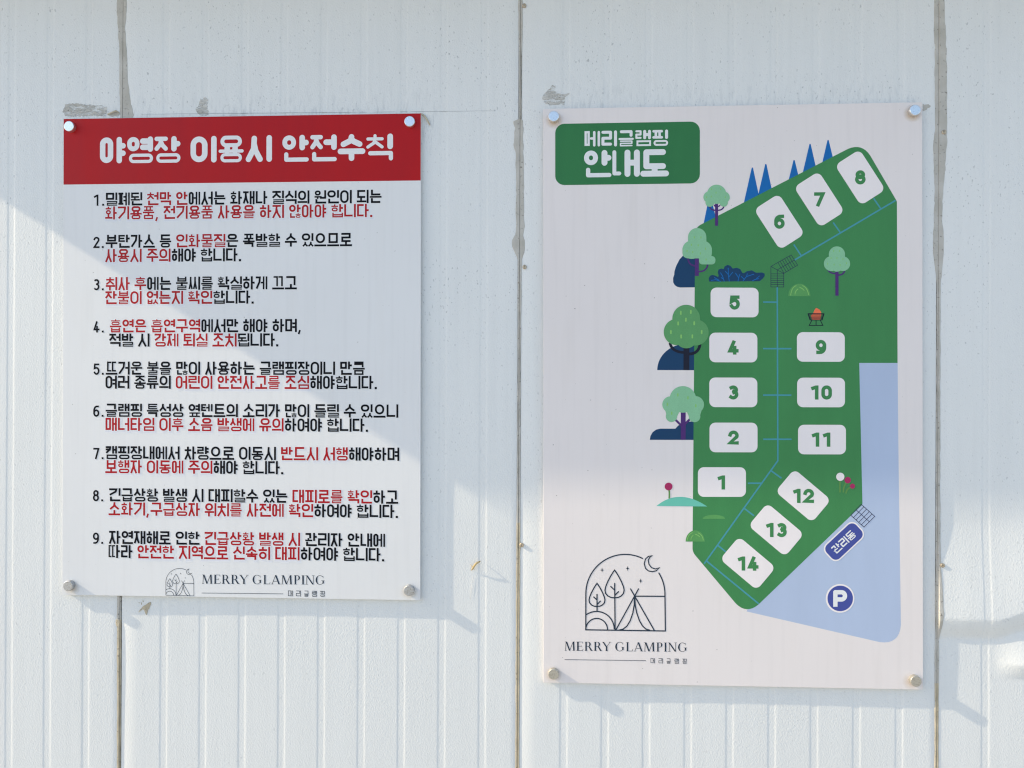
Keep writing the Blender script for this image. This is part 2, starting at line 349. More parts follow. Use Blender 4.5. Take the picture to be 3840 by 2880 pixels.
def syllable(ch, t, W=0.88):
    """strokes of one syllable block in a box W wide and 1 high"""
    k = ord(ch) - 0xAC00; c, v, f = CHO[k // 588], JUNG[(k % 588) // 28], JONG[k % 28]
    s = []; h = t / 2; P = lambda *p: (list(p), t, False, 'square')
    has = bool(f)
    if v in 'ㅏㅐㅑㅒㅓㅔㅕㅖㅣ':
        lo = 0.42 if has else 0.0
        vt, vb = 1 - h, lo + h
        mid = (vt + vb) / 2 + (0.0 if has else 0.02)
        dy = 0.115 if has else 0.14
        if v in 'ㅐㅒㅔㅖ': t2 = t * 0.92
        if v == 'ㅣ': xr = W - t * 1.66; s.append(P((W - h, vb), (W - h, vt)))
        elif v in 'ㅏㅑ':
            st = W - 0.135 - h - 0.01; xr = st - t * 1.12
            s.append(P((st, vb), (st, vt)))
            for yy in ([mid] if v == 'ㅏ' else [mid + dy, mid - dy]): s.append(P((st, yy), (W - h, yy)))
        elif v in 'ㅓㅕ':
            xr = W - 2.5 * t; s.append(P((W - h, vb), (W - h, vt)))
            for yy in ([mid] if v == 'ㅓ' else [mid + dy, mid - dy]): s.append(P((xr + h + 0.02, yy), (W - h, yy)))
        elif v in 'ㅐㅒ':
            a, b = W - 2.1 * t, W - h; xr = a - t * 1.05
            s += [P((a, vb), (a, vt)), P((b, vb), (b, vt))]
            for yy in ([mid] if v == 'ㅐ' else [mid + dy, mid - dy]): s.append(P((a, yy), (b, yy)))
        else:
            tv = t * 0.84; a, b = W - 1.95 * t, W - tv / 2; xr = a - 1.5 * t
            s += [([(a, vb), (a, vt)], tv, False, 'square'), ([(b, vb), (b, vt)], tv, False, 'square')]
            for yy in ([mid] if v == 'ㅔ' else [mid + dy, mid - dy]): s.append(([(xr + tv * 0.55, yy), (a, yy)], tv, False, 'square'))
        y0 = lo + (0.03 if has else (0.02 if c in 'ㅇ' else 0.06)); y1 = 0.985
        if v in 'ㅣㅏㅓ' and c in 'ㅅㅈㅊ' and not has: y0 = 0.0
        s += jamo(c, 0.0, y0, xr, y1, t, vert=True)
        if has: s += jamo(f, 0.07, 0.0, W, 0.355, t, fin=True)
        return s
    if v in 'ㅗㅛㅜㅠㅡ':
        xm = W / 2
        if not has:
            if v in 'ㅗㅛ':
                bar = h; top = 0.40
                for xx in ([xm] if v == 'ㅗ' else [xm - 0.15, xm + 0.15]): s.append(P((xx, bar), (xx, top - h)))
                ci = (0.44 if c != 'ㄹ' else 0.42)
            elif v in 'ㅜㅠ':
                bar = 0.36
                for xx in ([xm] if v == 'ㅜ' else [xm - 0.15, xm + 0.15]): s.append(P((xx, bar), (xx, h)))
                ci = 0.36 + h + 0.055
            else: bar = h; ci = 0.24
            if v in 'ㅗㅛ' and c in 'ㄱㄹㅁㅂㄷ': ci = top - t * 0.6
        else:
            if v in 'ㅗㅛ':
                bar = 0.42
                for xx in ([xm] if v == 'ㅗ' else [xm - 0.15, xm + 0.15]): s.append(P((xx, bar), (xx, 0.54)))
                ci = 0.57 if c not in 'ㄷㅂㅁㄹ' else 0.55
            elif v in 'ㅜㅠ':
                bar = 0.515
                for xx in ([xm] if v == 'ㅜ' else [xm - 0.15, xm + 0.15]): s.append(P((xx, bar), (xx, 0.38)))
                ci = 0.515 + h + 0.035
            else: bar = 0.46; ci = 0.46 + h + 0.035
            s += jamo(f, 0.09, 0.0, W - 0.09, (0.345 if v in 'ㅗㅛ' else 0.335) if v != 'ㅡ' else 0.365, t, fin=True)
        tb = min(t, 0.125) if has else t
        s.append(([(h * 0.8, bar), (W - h * 0.8, bar)], tb, False, 'square'))
        s += jamo(c, 0.09, ci, W - 0.09, 1.0, t)
        return s
    # compound vowels
    hb = 0.43 if has else 0.13
    xr = W - 2.6 * t if v in 'ㅘㅝ' else W - 1.5 * t
    lo = 0.40 if has else 0.0
    if v in 'ㅙㅞ': xr = W - 2.9 * t
    tb = min(t, 0.115) if has else t * 0.95
    if v in 'ㅘㅙㅚ':
        s.append(([(xr * 0.47, hb), (xr * 0.47, hb + (0.12 if has else 0.25))], tb, False, 'square')); s.append(([(h * 0.8, hb), (xr - h * 0.3, hb)], tb, False, 'square'))
        ci = hb + (0.15 if has else 0.26)
    elif v in 'ㅝㅞㅟ':
        hb2 = hb + (0.075 if has else 0.19)
        s.append(([(h * 0.8, hb2), (xr - h * 0.3, hb2)], tb, False, 'square')); s.append(([(xr * 0.47, hb2), (xr * 0.47, (0.41 if has else 0.05))], tb, False, 'square')); ci = hb2 + 0.1
    else: s.append(([(h * 0.8, hb), (xr - h * 0.3, hb)], tb, False, 'square')); ci = hb + (0.10 if has else 0.14)
    vt, vb = 1 - h, lo + h; mid = (vt + vb) / 2
    if v == 'ㅘ': st = W - 0.135 - h; s += [P((st, vb), (st, vt)), P((st, mid), (W - h, mid))]
    elif v == 'ㅝ': s += [P((W - h, vb), (W - h, vt)), P((xr - 0.02, hb + (0.0 if has else 0.03)), (W - h, hb + (0.0 if has else 0.03)))]
    else: s.append(P((W - h, vb), (W - h, vt)))
    s += jamo(c, 0.02, ci, xr - (0.04 if v not in 'ㅘ' else 0.06), 0.985, t, vert=False)
    if has: s += jamo(f, 0.07, 0.0, W, 0.335, t, fin=True)
    return s

def arc(cx, cy, rx, ry, a0, a1, n=14):
    return [(cx + rx * math.cos(math.radians(a0 + (a1 - a0) * i / n)), cy + ry * math.sin(math.radians(a0 + (a1 - a0) * i / n))) for i in range(n + 1)]
def digit(ch, t, W=0.66):
    h = t / 2; x0, x1, y0, y1 = h, W - h, h, 1 - h; xm = W / 2; ym = 0.52
    r = (x1 - x0) / 2
    if ch == '0': pl = [(stadium(x0, y0, x1, y1), True)]
    elif ch == '1': pl = [([(xm - 0.20, 0.80), (xm + 0.02, y1), (xm + 0.06, y1), (xm + 0.06, y0)], False)]
    elif ch == '2': pl = [(arc(xm, y1 - r * 0.95, r, r * 0.95, 170, -28) + [(x0, y0), (x1, y0)], False)]
    elif ch == '3': pl = [(arc(xm - 0.01, y1 - 0.195, r * 0.9, 0.195, 128, -75), False), (arc(xm - 0.01, y0 + 0.235, r, 0.235, 78, -130), False)]
    elif ch == '4': pl = [([(xm + 0.02, y1), (x0, 0.27), (x1, 0.27)], False), ([(x1 - 0.15, 0.5), (x1 - 0.15, y0)], False)]
    elif ch == '5': pl = [([(x1 - 0.02, y1), (x0 + 0.05, y1), (x0 + 0.02, 0.56)] + arc(xm, y0 + 0.265, r, 0.275, 110, -150), False)]
    elif ch == '6': pl = [([(x1 - 0.04, y1)] + arc(xm + 0.06, 0.55, r + 0.06, 1 - h - 0.55, 100, 180) + [(x0, y0 + 0.27)], False), (arc(xm, y0 + 0.255, r, 0.255, 0, 360, 22)[:-1], True)]
    elif ch == '7': pl = [([(x0, y1), (x1, y1), (x0 + 0.16, y0)], False)]
    elif ch == '8': pl = [(arc(xm, y0 + 0.235, r, 0.235, 0, 360, 22)[:-1], True), (arc(xm, y1 - 0.195, r * 0.86, 0.195, 0, 360, 22)[:-1], True)]
    else: pl = [([(x0 + 0.04, y0)] + arc(xm - 0.06, 0.45, r + 0.06, 0.45 - h, 280, 360) + [(x1, y1 - 0.27)], False), (arc(xm, y1 - 0.255, r, 0.255, 0, 360, 22)[:-1], True)]
    return [(p, t, c, 'square') for p, c in pl]

_cache = {}
def glyph_polys(ch, t, grow, rnd, W):
    key = ('p', ch, t, grow, rnd, W)
    if key not in _cache: glyph(ch, t, grow, rnd, W)
    return _cache[key]
def glyph(ch, t, grow=0.0, rnd=False, W=0.88):
    key = (ch, t, grow, rnd, W)
    if key in _cache: return _cache[key]
    if '가' <= ch <= '힣': st = syllable(ch, t, W)
    elif ch.isdigit(): st = digit(ch, t, W if W < 0.8 else 0.62)
    elif ch == '.': st = [([(0.10, 0.08), (0.10, 0.0801)], t * 1.15, False, 'square')]
    elif ch == ',': st = [([(0.13, 0.09), (0.07, -0.09)], t * 0.9, False, 'square')]
    polys = []
    for pts, tt, closed, cap in st:
        if ch == '.': polys.append([(0.10 - tt / 2 - grow / 2, 0.0 - grow / 2), (0.10 + tt / 2 + grow / 2, -grow / 2), (0.10 + tt / 2 + grow / 2, tt + grow / 2), (0.10 - tt / 2 - grow / 2, tt + grow / 2)])
        elif rnd and not closed:
            polys += strip(pts, tt + grow, False, 'round', 'round')
        else: polys += strip(pts, tt + grow, closed, cap if not closed else 'butt', 'miter')
    _cache[('p',) + key] = polys
    r = union(polys); _cache[key] = r; return r

# ---- sign: a flat board on four stand-offs; print is laid in thin layers on its face
H_FACE = 0.0108                      # board face in front of the wall
T_BOARD = 0.0042
LAY = 0.00009
class Sign:
    def __init__(s, quad, cx, cz, w, h, rot, name, label):
        s.w, s.h = w, h
        s.H = homography(quad, [(-w / 2, h / 2), (w / 2, h / 2), (w / 2, -h / 2), (-w / 2, -h / 2)])
        s.e = empty(name, (cx, -H_FACE, ZO + cz), label, 'sign'); s.e.rotation_euler = (0, -rot, 0)
    def uv(s, p): return happly(s.H, *p)
    def ink(s, name, polys, mats, layer, parent=None, px=True, merge=True):
        """polys: list of 2D polygons (photo px when px) or list of (polys, material index)"""
        groups = polys if polys and isinstance(polys[0], tuple) and isinstance(polys[0][1], int) else [(polys, 0)]
        vs = []; fs = []; mi = []
        for g, k in groups:
            v, f = union(g, 1e-4 if px else 1e-7)
            n = len(vs)
            vs += [(s.uv(p) if px else p) for p in v]; fs += [[i + n for i in t] for t in f]; mi += [k] * len(f)
        return s.flat(name, vs, fs, mi, mats, layer, parent)
    def flat(s, name, vs, fs, mi, mats, layer, parent=None):
        y = -LAY * layer
        out = []
        for f in fs:
            a, b, c = (vs[i] for i in f[:3])
            cr = (b[0] - a[0]) * (c[1] - a[1]) - (b[1] - a[1]) * (c[0] - a[0])
            out.append(f if cr > 0 else f[::-1])
        o = mesh_obj(name, [(p[0], y, p[1]) for p in vs], out, mats, None)
        o.data.polygons.foreach_set('material_index', mi)
        o.parent = parent or s.e
        return o
    def board(s, mat, r=0.004):
        pts = stadium(-s.w / 2, -s.h / 2, s.w / 2, s.h / 2, 2 * r / min(s.w, s.h))
        n = len(pts); b = 0.0004
        def ring(y, ins):
            k = 1 - 2 * ins / s.w; q = 1 - 2 * ins / s.h
            return [(p[0] * k, y, p[1] * q) for p in pts]
        vs = ring(T_BOARD, 0) + ring(b, 0) + ring(0, b)
        fs = []
        for j in range(2):
            for i in range(n):
                fs.append([j * n + i, j * n + (i + 1) % n, (j + 1) * n + (i + 1) % n, (j + 1) * n + i])
        fs.append([2 * n + i for i in range(n)]); fs.append([i for i in range(n)][::-1])
        # foam backing the board is bonded to, a little smaller than the board
        i_ = 0.0035; x_, z_, y0_, y1_ = s.w / 2 - i_, s.h / 2 - i_, T_BOARD + 0.0002, H_FACE - 0.0018
        bv = [(x, y, z) for y in (y0_, y1_) for x, z in ((-x_, -z_), (x_, -z_), (x_, z_), (-x_, z_))]
        mesh_obj('backing', bv, [[0, 1, 2, 3], [7, 6, 5, 4], [0, 4, 5, 1], [1, 5, 6, 2], [2, 6, 7, 3], [3, 7, 4, 0]], mat, s.e)
        o = mesh_obj('board', vs, fs, mat, s.e)
        bm = bmesh.new(); bm.from_mesh(o.data); bmesh.ops.recalc_face_normals(bm, faces=bm.faces); bm.to_mesh(o.data); bm.free()
        return o
    def text(s, name, txt, start, size, t, mats, layer, adv, space, rnd=False, W=0.88, grow=0.0, only=None, parent=None, off=(0, 0), ang=0.0, px=True, punct=0.35, sx=1.0):
        """start: photo point of the lower left corner; size, adv, space in metres; [ ] switches to the second ink"""
        u0, v0 = s.uv(start) if px else start
        ca, sa = math.cos(ang), math.sin(ang)
        vs = []; fs = []; mi = []; x = 0.0; k = 0; allp = []
        for ch in txt:
            if ch == '[': k = 1; continue
            if ch == ']': k = 0; continue
            if ch == ' ': x += space; continue
            if only is None or only == k:
                if grow:                              # grown letters touch: melt the whole line together
                    for q in glyph_polys(ch, t, grow, rnd, W): allp.append([((x + p[0] * size * sx + off[0]) / size, (p[1] * size + off[1]) / size) for p in q])
                    x += size * punct if ch in '.,' else adv
                    continue
                v, f = glyph(ch, t, grow, rnd, W); n = len(vs)
                for p in v:
                    a, b = x + p[0] * size * sx + off[0], p[1] * size + off[1]
                    vs.append((u0 + a * ca - b * sa, v0 + a * sa + b * ca))
                fs += [[i + n for i in q] for q in f]; mi += [k if len(mats) > 1 else 0] * len(f)
            x += size * punct if ch in '.,' else adv
        if allp:
            v, fs = union(allp); mi = [0] * len(fs)
            vs = [(u0 + (a * ca - b * sa) * size, v0 + (a * sa + b * ca) * size) for a, b in v]
        if not vs: return None
        return s.flat(name, vs, fs, mi, mats, layer, parent)

def standoff(sign, px, mat, d=0.0255, parent=None):
    """stand-off stud: barrel behind the board, screw-on cap in front"""
    u, v = sign.uv(px); n = 32; r = d / 2; c = 0.0009; L = 0.0106
    prof = [(H_FACE, r * 0.8), (T_BOARD - 0.0002, r * 0.8)]
    prof2 = [(0.0, r), (-L + c, r), (-L + 0.00025, r - c * 0.55), (-L, r - c * 1.25)]
    vs = []; fs = []
    for y, q in prof2:
        vs += [(u + q * math.cos(2 * math.pi * i / n), y, v + q * math.sin(2 * math.pi * i / n)) for i in range(n)]
    for j in range(len(prof2) - 1):
        for i in range(n): fs.append([j * n + i, j * n + (i + 1) % n, (j + 1) * n + (i + 1) % n, (j + 1) * n + i])
    fs.append([(len(prof2) - 1) * n + i for i in range(n)])
    o = mesh_obj('standoff_cap', vs, fs, mat, sign.e)
    vs = []; fs = []
    for y, q in prof: vs += [(u + q * math.cos(2 * math.pi * i / n), y, v + q * math.sin(2 * math.pi * i / n)) for i in range(n)]
    for i in range(n): fs.append([i, (i + 1) % n, n + (i + 1) % n, n + i])
    mesh_obj('barrel', vs, fs, M_CAP2, o)
    for ob in (o,):
        bm = bmesh.new(); bm.from_mesh(ob.data); bmesh.ops.recalc_face_normals(bm, faces=bm.faces); bm.to_mesh(ob.data); bm.free()
    return o

# ================================================================== the setting
g = mesh_obj('ground', [(-60, -60, 0), (60, -60, 0), (60, 60, 0), (-60, 60, 0)], [[0, 1, 2, 3]], plain('pale_gravel', (0.42, 0.39, 0.34), 0.9)); g['kind'] = 'structure'

wl = empty('panel_wall', (0, 0, 0), 'white ribbed steel sandwich panel wall behind the two signs', 'wall')
rng = random.Random(4)
GROOVES = [0.1 * k + 0.012 for k in range(1, 10)]
GD = 0.0006
def groove_h(x):
    h = 0.0
    for gx in GROOVES:
        a = abs(x - gx)
        if a < 0.0055: h -= GD
        elif a < 0.0115: h -= GD * (0.5 + 0.5 * math.cos(math.pi * (a - 0.0055) / 0.006))
    return h
def sstep(a, b, x):
    t = min(1, max(0, (x - a) / (b - a))); return t * t * (3 - 2 * t)
zc1 = wall(3600, 2318)[1] ; x_l2 = wall(3735, 2500)[0]; zc2 = wall(3735, 2490)[1]
def dent(X, Z):
    """the beaten edge of the right-hand panel: a bulge that breaks off at a crease, a smaller one below it"""
    e = sstep(2.0, 2.09, X) * 0.15 + 0.85
    drop = wall(3600, 2318)[1] - wall(3600, 2395)[1]
    up = 0.24
    cz = zc1 + 0.022 * sstep(2.13, 2.21, X)
    lin_ = lambda a, b, x: min(1, max(0, (x - a) / (b - a)))
    k = (0.5 * sstep(cz + up, cz, Z) + 0.5 * lin_(cz + up, cz, Z) ** 1.6) if Z > cz else 1.0 - (0.75 * lin_(cz, cz - drop, Z) + 0.25 * sstep(cz, cz - drop, Z))
    a = 0.0125 * e * k * (1 - 0.8 * sstep(2.3, 2.6, X))
    a -= 0.002 * sstep(cz - drop * 0.4, cz - drop, Z) * sstep(cz - drop - 0.3, cz - drop, Z) * e
    d2 = 0.036
    b = sstep(x_l2 - 0.01, x_l2 + 0.075, X)
    k2 = lin_(zc2 + 0.11, zc2, Z) ** 1.5 if Z > zc2 else 1.0 - lin_(zc2, zc2 - d2, Z)
    return a + 0.0105 * b * k2
def relief(X, z):
    """height of the sheet in front of the plane of the wall"""
    i = math.floor(X); x = X - i
    rr = random.Random(i * 7 + 3); ph = [rr.uniform(0, 6.28) for _ in range(3)]
    hgt = groove_h(x) + 0.0004 * math.sin(5.1 * z + ph[0] + 2 * x) + 0.0003 * math.sin(7.3 * x + ph[1] + 1.3 * z) + 0.00012 * math.sin(17 * z + ph[2] + 5 * x)
    if i == 2: hgt += dent(X, z)
    return hgt
def panel(i):
    gap = 0.0038; lip = 0.0016
    xs = []
    xs += [gap, gap + 0.0006, gap + 0.0016]
    for gx in GROOVES:
        for d in (-0.015, -0.0115, -0.0105, -0.0095, -0.0085, -0.0075, -0.0065, -0.0055, -0.002, 0.002, 0.0055, 0.0065, 0.0075, 0.0085, 0.0095, 0.0105, 0.0115, 0.015): xs.append(gx + d)
    for k in range(10): xs += [0.1 * k + 0.045, 0.1 * k + 0.08]
    xs += [1 - gap - 0.0016, 1 - gap - 0.0006, 1 - gap]
    xs = sorted(x for x in xs if gap <= x <= 1 - gap)
    if i == 2:
        xs = sorted(set(xs + [gap + 0.004 * k for k in range(1, 90)]))
        q = [xs[0]]
        for x in xs[1:]:
            if x - q[-1] > 0.0005: q.append(x)
        xs = q
    zs = [-0.0 + ZO - 1.5 + 0.06 * k for k in range(0, 60)]
    if i == 2: zs = sorted(set([round(z, 4) for z in zs] + [round(ZO - 0.9 + 0.004 * k, 4) for k in range(250)]))
    vs = []; nx = len(xs)
    for z in zs:
        for x in xs:
            hgt = relief(i + x, z)
            d = min(x - gap, 1 - gap - x)
            if d < 0.0016: hgt -= lip * (1 - math.sqrt(max(0, 1 - (1 - d / 0.0016) ** 2)))
            vs.append((i + x, -hgt, z))
    fs = [[j * nx + k, j * nx + k + 1, (j + 1) * nx + k + 1, (j + 1) * nx + k] for j in range(len(zs) - 1) for k in range(nx - 1)]
    # the folded-back long edges
    n = len(vs)
    for k, side in ((0, 0), (nx - 1, 1)):
        base = len(vs)
        for j in range(len(zs)):
            p = vs[j * nx + k]; vs.append((p[0], 0.03, p[2]))
        for j in range(len(zs) - 1):
            q = [j * nx + k, (j + 1) * nx + k, base + j + 1, base + j]
            fs.append(q if side == 0 else q[::-1])
    return mesh_obj('wall_panel', vs, fs, MW, wl, smooth=False if False else True)
for i in range(-3, 4): panel(i)
# dark core behind the joints
mesh_obj('panel_core', [(-3, 0.028, 0), (4, 0.028, 0), (4, 0.028, 3.6), (-3, 0.028, 3.6)], [[0, 1, 2, 3]], M_DARK, wl)
# roof edge that shades the upper part of the wall
P_E = 0.32
cxw, czw = wall(1830, 1890)
ex, ez = cxw - S_H * P_E, czw + S_V * P_E
def box(x0, x1, y0, y1, z0, z1):
    v = [(x, y, z) for z in (z0, z1) for y in (y0, y1) for x in (x0, x1)]
    return v, [[0, 2, 3, 1], [4, 5, 7, 6], [0, 1, 5, 4], [2, 6, 7, 3], [0, 4, 6, 2], [1, 3, 7, 5]]
v, f = box(ex, 4.2, -P_E, -0.003, ez, ez + 0.14)
mesh_obj('roof_eave', v, f, plain('grey_flashing', (0.5, 0.5, 0.5), 0.5), wl)

# sealant in the joints: (photo y, left width, right width) in photo pixels
SEAMS = [
    (0, [(464.7, 0), (461, 432), (448.5, 2244), (445, 2880)],
     [(-700, 20, 12), (0, 26, 14), (60, 24, 13), (110, 20, 8), (170, 16, 14), (230, 14, 18), (300, 14, 20), (350, 12, 26), (395, 10, 34), (432, 9, 44), (470, 8, 30), (560, 7, 6), (1500, 8, 5), (2240, 10, 4), (2290, 12, 4), (2318, 11, 4), (2326, 15, 4), (2345, 16, 4), (2352, 11, 4), (2500, 10, 4), (2700, 9, 4), (3600, 9, 4)], 2322),
    (1, [(1951, 0), (1948.4, 960), (1947, 1920), (1940, 2880)],
     [(-700, 9, 8), (0, 9, 7), (120, 7, 8), (200, 6, 5), (400, 5, 5), (445, 5, 6), (455, 25, 10), (480, 20, 13), (500, 22, 12), (540, 25, 12), (565, 17, 13), (640, 15, 15), (720, 13, 15), (800, 15, 16), (850, 13, 19), (880, 16, 13), (900, 29, 18), (925, 27, 19), (950, 15, 16), (975, 6, 8), (1300, 6, 6), (1900, 6, 6), (2030, 7, 7), (2045, 8, 12), (2070, 7, 7), (2400, 8, 6), (3600, 8, 6)], 1950),
    (2, [(3523.5, 0), (3518.9, 960), (3516, 1920), (3509, 2880)],
     [(-700, 18, 20), (0, 17, 20), (90, 18, 22), (180, 14, 26), (300, 14, 28), (420, 13, 29), (480, 12, 30), (500, 15, 30), (520, 18, 31), (560, 19, 28), (640, 17, 24), (700, 14, 18), (760, 14, 14), (820, 16, 13), (880, 18, 18), (950, 19, 20), (1010, 12, 15), (1060, 5, 9), (1600, 5, 9), (2100, 5, 10), (2250, 6, 14), (2300, 6, 16), (2350, 6, 12), (2400, 8, 8), (2600, 8, 6), (3600, 7, 5)], 2560),
]
def lerp_tab(tab, y):
    for a, b in zip(tab, tab[1:]):
        if a[0] <= y <= b[0]:
            t = (y - a[0]) / (b[0] - a[0]); return [p + (q - p) * t for p, q in zip(a, b)][1:]
    return list(tab[-1][1:])
for X, line, tab, ysplit in SEAMS:
    rr = random.Random(X + 11)
    ys = sorted(set([-700 + 14 * k for k in range(310)] + [t[0] for t in tab]))
    vs = []; fs = []; mi = []; m = 9
    nz = [rr.uniform(-1, 1) for _ in range(len(ys) + 4)]
    for k, y in enumerate(ys):
        wl_, wr_ = lerp_tab(tab, y)
        j = (nz[k] + nz[k + 1]) * 0.5; j2 = (nz[k + 2] + nz[k + 1]) * 0.5
        wl_ = max(3.5, wl_ + j * 1.0 + wl_ * 0.05 * j); wr_ = max(2.5, wr_ + j2 * 1.0 + wr_ * 0.05 * j2)
        z = wall(line[0][0], y)[1]
        a, b = wl_ * 0.00066, wr_ * 0.00066
        top = 0.0007 if wl_ + wr_ > 19 else 0.0011
        z0 = z
        shl, shr = relief(X - 0.006, z), relief(X + 0.006, z)
        for xx, hh in ((-a, -0.003 if a < .004 else 0.0001), (-a * 0.93, top * 0.75), (-a * 0.6, top), (-0.0012, top * 0.9), (0.0, -0.0012), (0.0012, top * 0.9), (b * 0.6, top), (b * 0.93, top * 0.75), (b, -0.003 if b < .004 else 0.0001)):
            vs.append((X + xx, -(hh + (shl if xx < 0 else shr if xx > 0 else (shl + shr) / 2)), z0))
    for k in range(len(ys) - 1):
        for q in range(m - 1):
            fs.append([k * m + q, (k + 1) * m + q, (k + 1) * m + q + 1, k * m + q + 1]); mi.append(1 if ys[k] > ysplit else 0)  # below the split the bead's sunlit gold is put into its colour
    o = mesh_obj('sealant_bead', vs, fs, [M_SEAL, M_SEAL2], wl, smooth=False)
    o.data.polygons.foreach_set('material_index', mi)
# screws in the joints
def screw(px, r=0.0052, h=0.0022):
    x, z = wall(*px); n = 18; vs = []; fs = []
    dh = relief(x, z)
    for y, q in ((0.0006, r), (-0.0012, r), (-h, r * 0.72), (-h, r * 0.34), (-h + 0.001, r * 0.26)):
        vs += [(x + q * math.cos(2 * math.pi * i / n), y - dh - 0.001, z + q * math.sin(2 * math.pi * i / n)) for i in range(n)]
    for j in range(4):
        for i in range(n): fs.append([j * n + i, j * n + (i + 1) % n, (j + 1) * n + (i + 1) % n, (j + 1) * n + i])
    fs.append([4 * n + i for i in range(n)])
    mesh_obj('screw', vs, fs, M_SCREW, wl)
for p in ((1966, 22), (1967, 1001), (1956, 2043), (3538, 496), (3530, 2118)): screw(p)

# hardened sealant residue on the sheet
def smear(polyline_px, seed, thick=0.0007, mat=M_SMEAR, name='sealant_smear', rag=4.0, parent=wl):
    rr = random.Random(seed)
    pts = []
    n = len(polyline_px)
    for i in range(n):
        a, b = polyline_px[i], polyline_px[(i + 1) % n]
        L = math.hypot(b[0] - a[0], b[1] - a[1]); k = max(1, int(L / 5))
        for j in range(k):
            t = j / k; pts.append((a[0] + (b[0] - a[0]) * t + rr.uniform(-rag, rag) * 0.5, a[1] + (b[1] - a[1]) * t + rr.uniform(-rag, rag) * 0.5))
    P2 = [wall(*p) for p in pts]
    v, f = union([P2], 1e-7)
    vs = [(p[0], -(thick * rr.uniform(0.6, 1.3) + relief(*p)), p[1]) for p in v]
    fs = []
    for t in f:
        a, b, c = (v[i] for i in t)
        cr = (b[0] - a[0]) * (c[1] - a[1]) - (b[1] - a[1]) * (c[0] - a[0])
        fs.append(list(t) if cr > 0 else list(t)[::-1])
    edge = {}
    for t in fs:
        for a, b in zip(t, t[1:] + t[:1]): edge[(a, b)] = 1
    for (a, b) in list(edge):
        if (b, a) not in edge:                       # outer edge: turn it down to the sheet
            k = len(vs)
            for i in (a, b): vs.append((v[i][0], 0.0003 - relief(*v[i]), v[i][1]))
            fs.append([b, a, k, k + 1])
    return mesh_obj(name, vs, fs, mat, parent)
smear([(238, 408), (246, 392), (275, 388), (330, 392), (372, 396), (404, 402), (400, 420), (395, 434), (330, 434), (280, 436), (262, 440), (244, 434), (237, 420)], 5)
smear([(404, 430), (440, 416), (448, 424), (446, 434), (420, 438)], 6, mat=M_SEAL)
smear([(734, 410), (748, 396), (754, 372), (768, 366), (782, 372), (778, 400), (784, 432), (750, 433), (740, 424)], 7, rag=6)
smear([(2034, 370), (2040, 352), (2060, 336), (2072, 318), (2084, 324), (2078, 342), (2100, 352), (2136, 350), (2120, 366), (2116, 392), (2060, 395), (2040, 384)], 8)
smear([(3461, 390), (3480, 393), (3492, 397), (3484, 405), (3470, 412), (3462, 416)], 9, mat=M_SEAL, rag=5)
c3 = lambda x, y: (200 + x / 5.027, 2130 + y / 5.027)
smear([c3(*p) for p in ((1605, 832), (1650, 770), (1690, 720), (1750, 688), (1800, 650), (1838, 640), (1840, 680), (1815, 740), (1785, 790), (1770, 860), (1762, 885), (1735, 840), (1715, 790), (1685, 772), (1650, 800))], 12, thick=0.0016, mat=M_SEAL2, rag=1.2)
for q, sd in ((((1690, 600), (1700, 640), (1685, 640)), 31), (((1600, 655), (1635, 650), (1625, 662)), 32), (((1660, 640), (1668, 690), (1658, 690)), 33)):
    smear([c3(*p) for p in q], sd, thick=0.0009, mat=M_SEAL2, rag=0.6)
# thin pencil line drawn along the top of the rules sign

# curled strips of torn sealant
def ribbon(name, pts, w, mat, parent, label=None):
    """pts: (photo x, photo y, height above wall); a thin curled ribbon with a rounded section"""
    P3 = [(wall(a, b)[0], -hh - relief(*wall(a, b)), wall(a, b)[1]) for a, b, hh in pts]
    vs = []; fs = []; n = 8
    for k, p in enumerate(P3):
        a = Vector(P3[max(0, k - 1)]); b = Vector(P3[min(len(P3) - 1, k + 1)]); d = (b - a).normalized()
        s = d.cross(Vector((0, 1, 0))).normalized(); u = d.cross(s)
        tw = 1 - 0.55 * abs(2 * k / (len(P3) - 1) - 1) ** 3
        for i in range(n):
            c, q = math.cos(2 * math.pi * i / n), math.sin(2 * math.pi * i / n)
            vs.append(tuple(Vector(p) + s * (c * w * tw) + u * (q * w * 0.4 * tw)))
    for k in range(len(P3) - 1):
        for i in range(n): fs.append([k * n + i, k * n + (i + 1) % n, (k + 1) * n + (i + 1) % n, (k + 1) * n + i])
    fs += [list(range(n)), [(len(P3) - 1) * n + i for i in range(n)]]
    o = mesh_obj(name, vs, fs, mat, parent, smooth=True)
    bm = bmesh.new(); bm.from_mesh(o.data); bmesh.ops.recalc_face_normals(bm, faces=bm.faces); bm.to_mesh(o.data); bm.free()
    return o
ribbon('pencil_line', [(530 + 70 * k, 428.5 - 0.68 * k + 0.5 * (k % 2), 0.0002) for k in range(20)], 0.0005, plain('graphite', (0.34, 0.37, 0.4)), wl)
o = ribbon('sealant_strip', [(1566, 428, 0.002), (1582, 429, 0.003), (1594, 438, 0.004), (1604, 454, 0.004), (1613, 471, 0.003)], 0.0022, M_SEAL2, None)
o['label'] = 'torn curl of brown sealant poking out at the red header\'s right corner'; o['category'] = 'sealant'
o = ribbon('sealant_strip', [(404, 430, 0.002), (420, 426, 0.005), (440, 419, 0.006), (450, 424, 0.003)], 0.0022, M_SEAL2, None)
o['label'] = 'torn curl of sealant lying along the red header\'s top edge by the joint'; o['category'] = 'sealant'
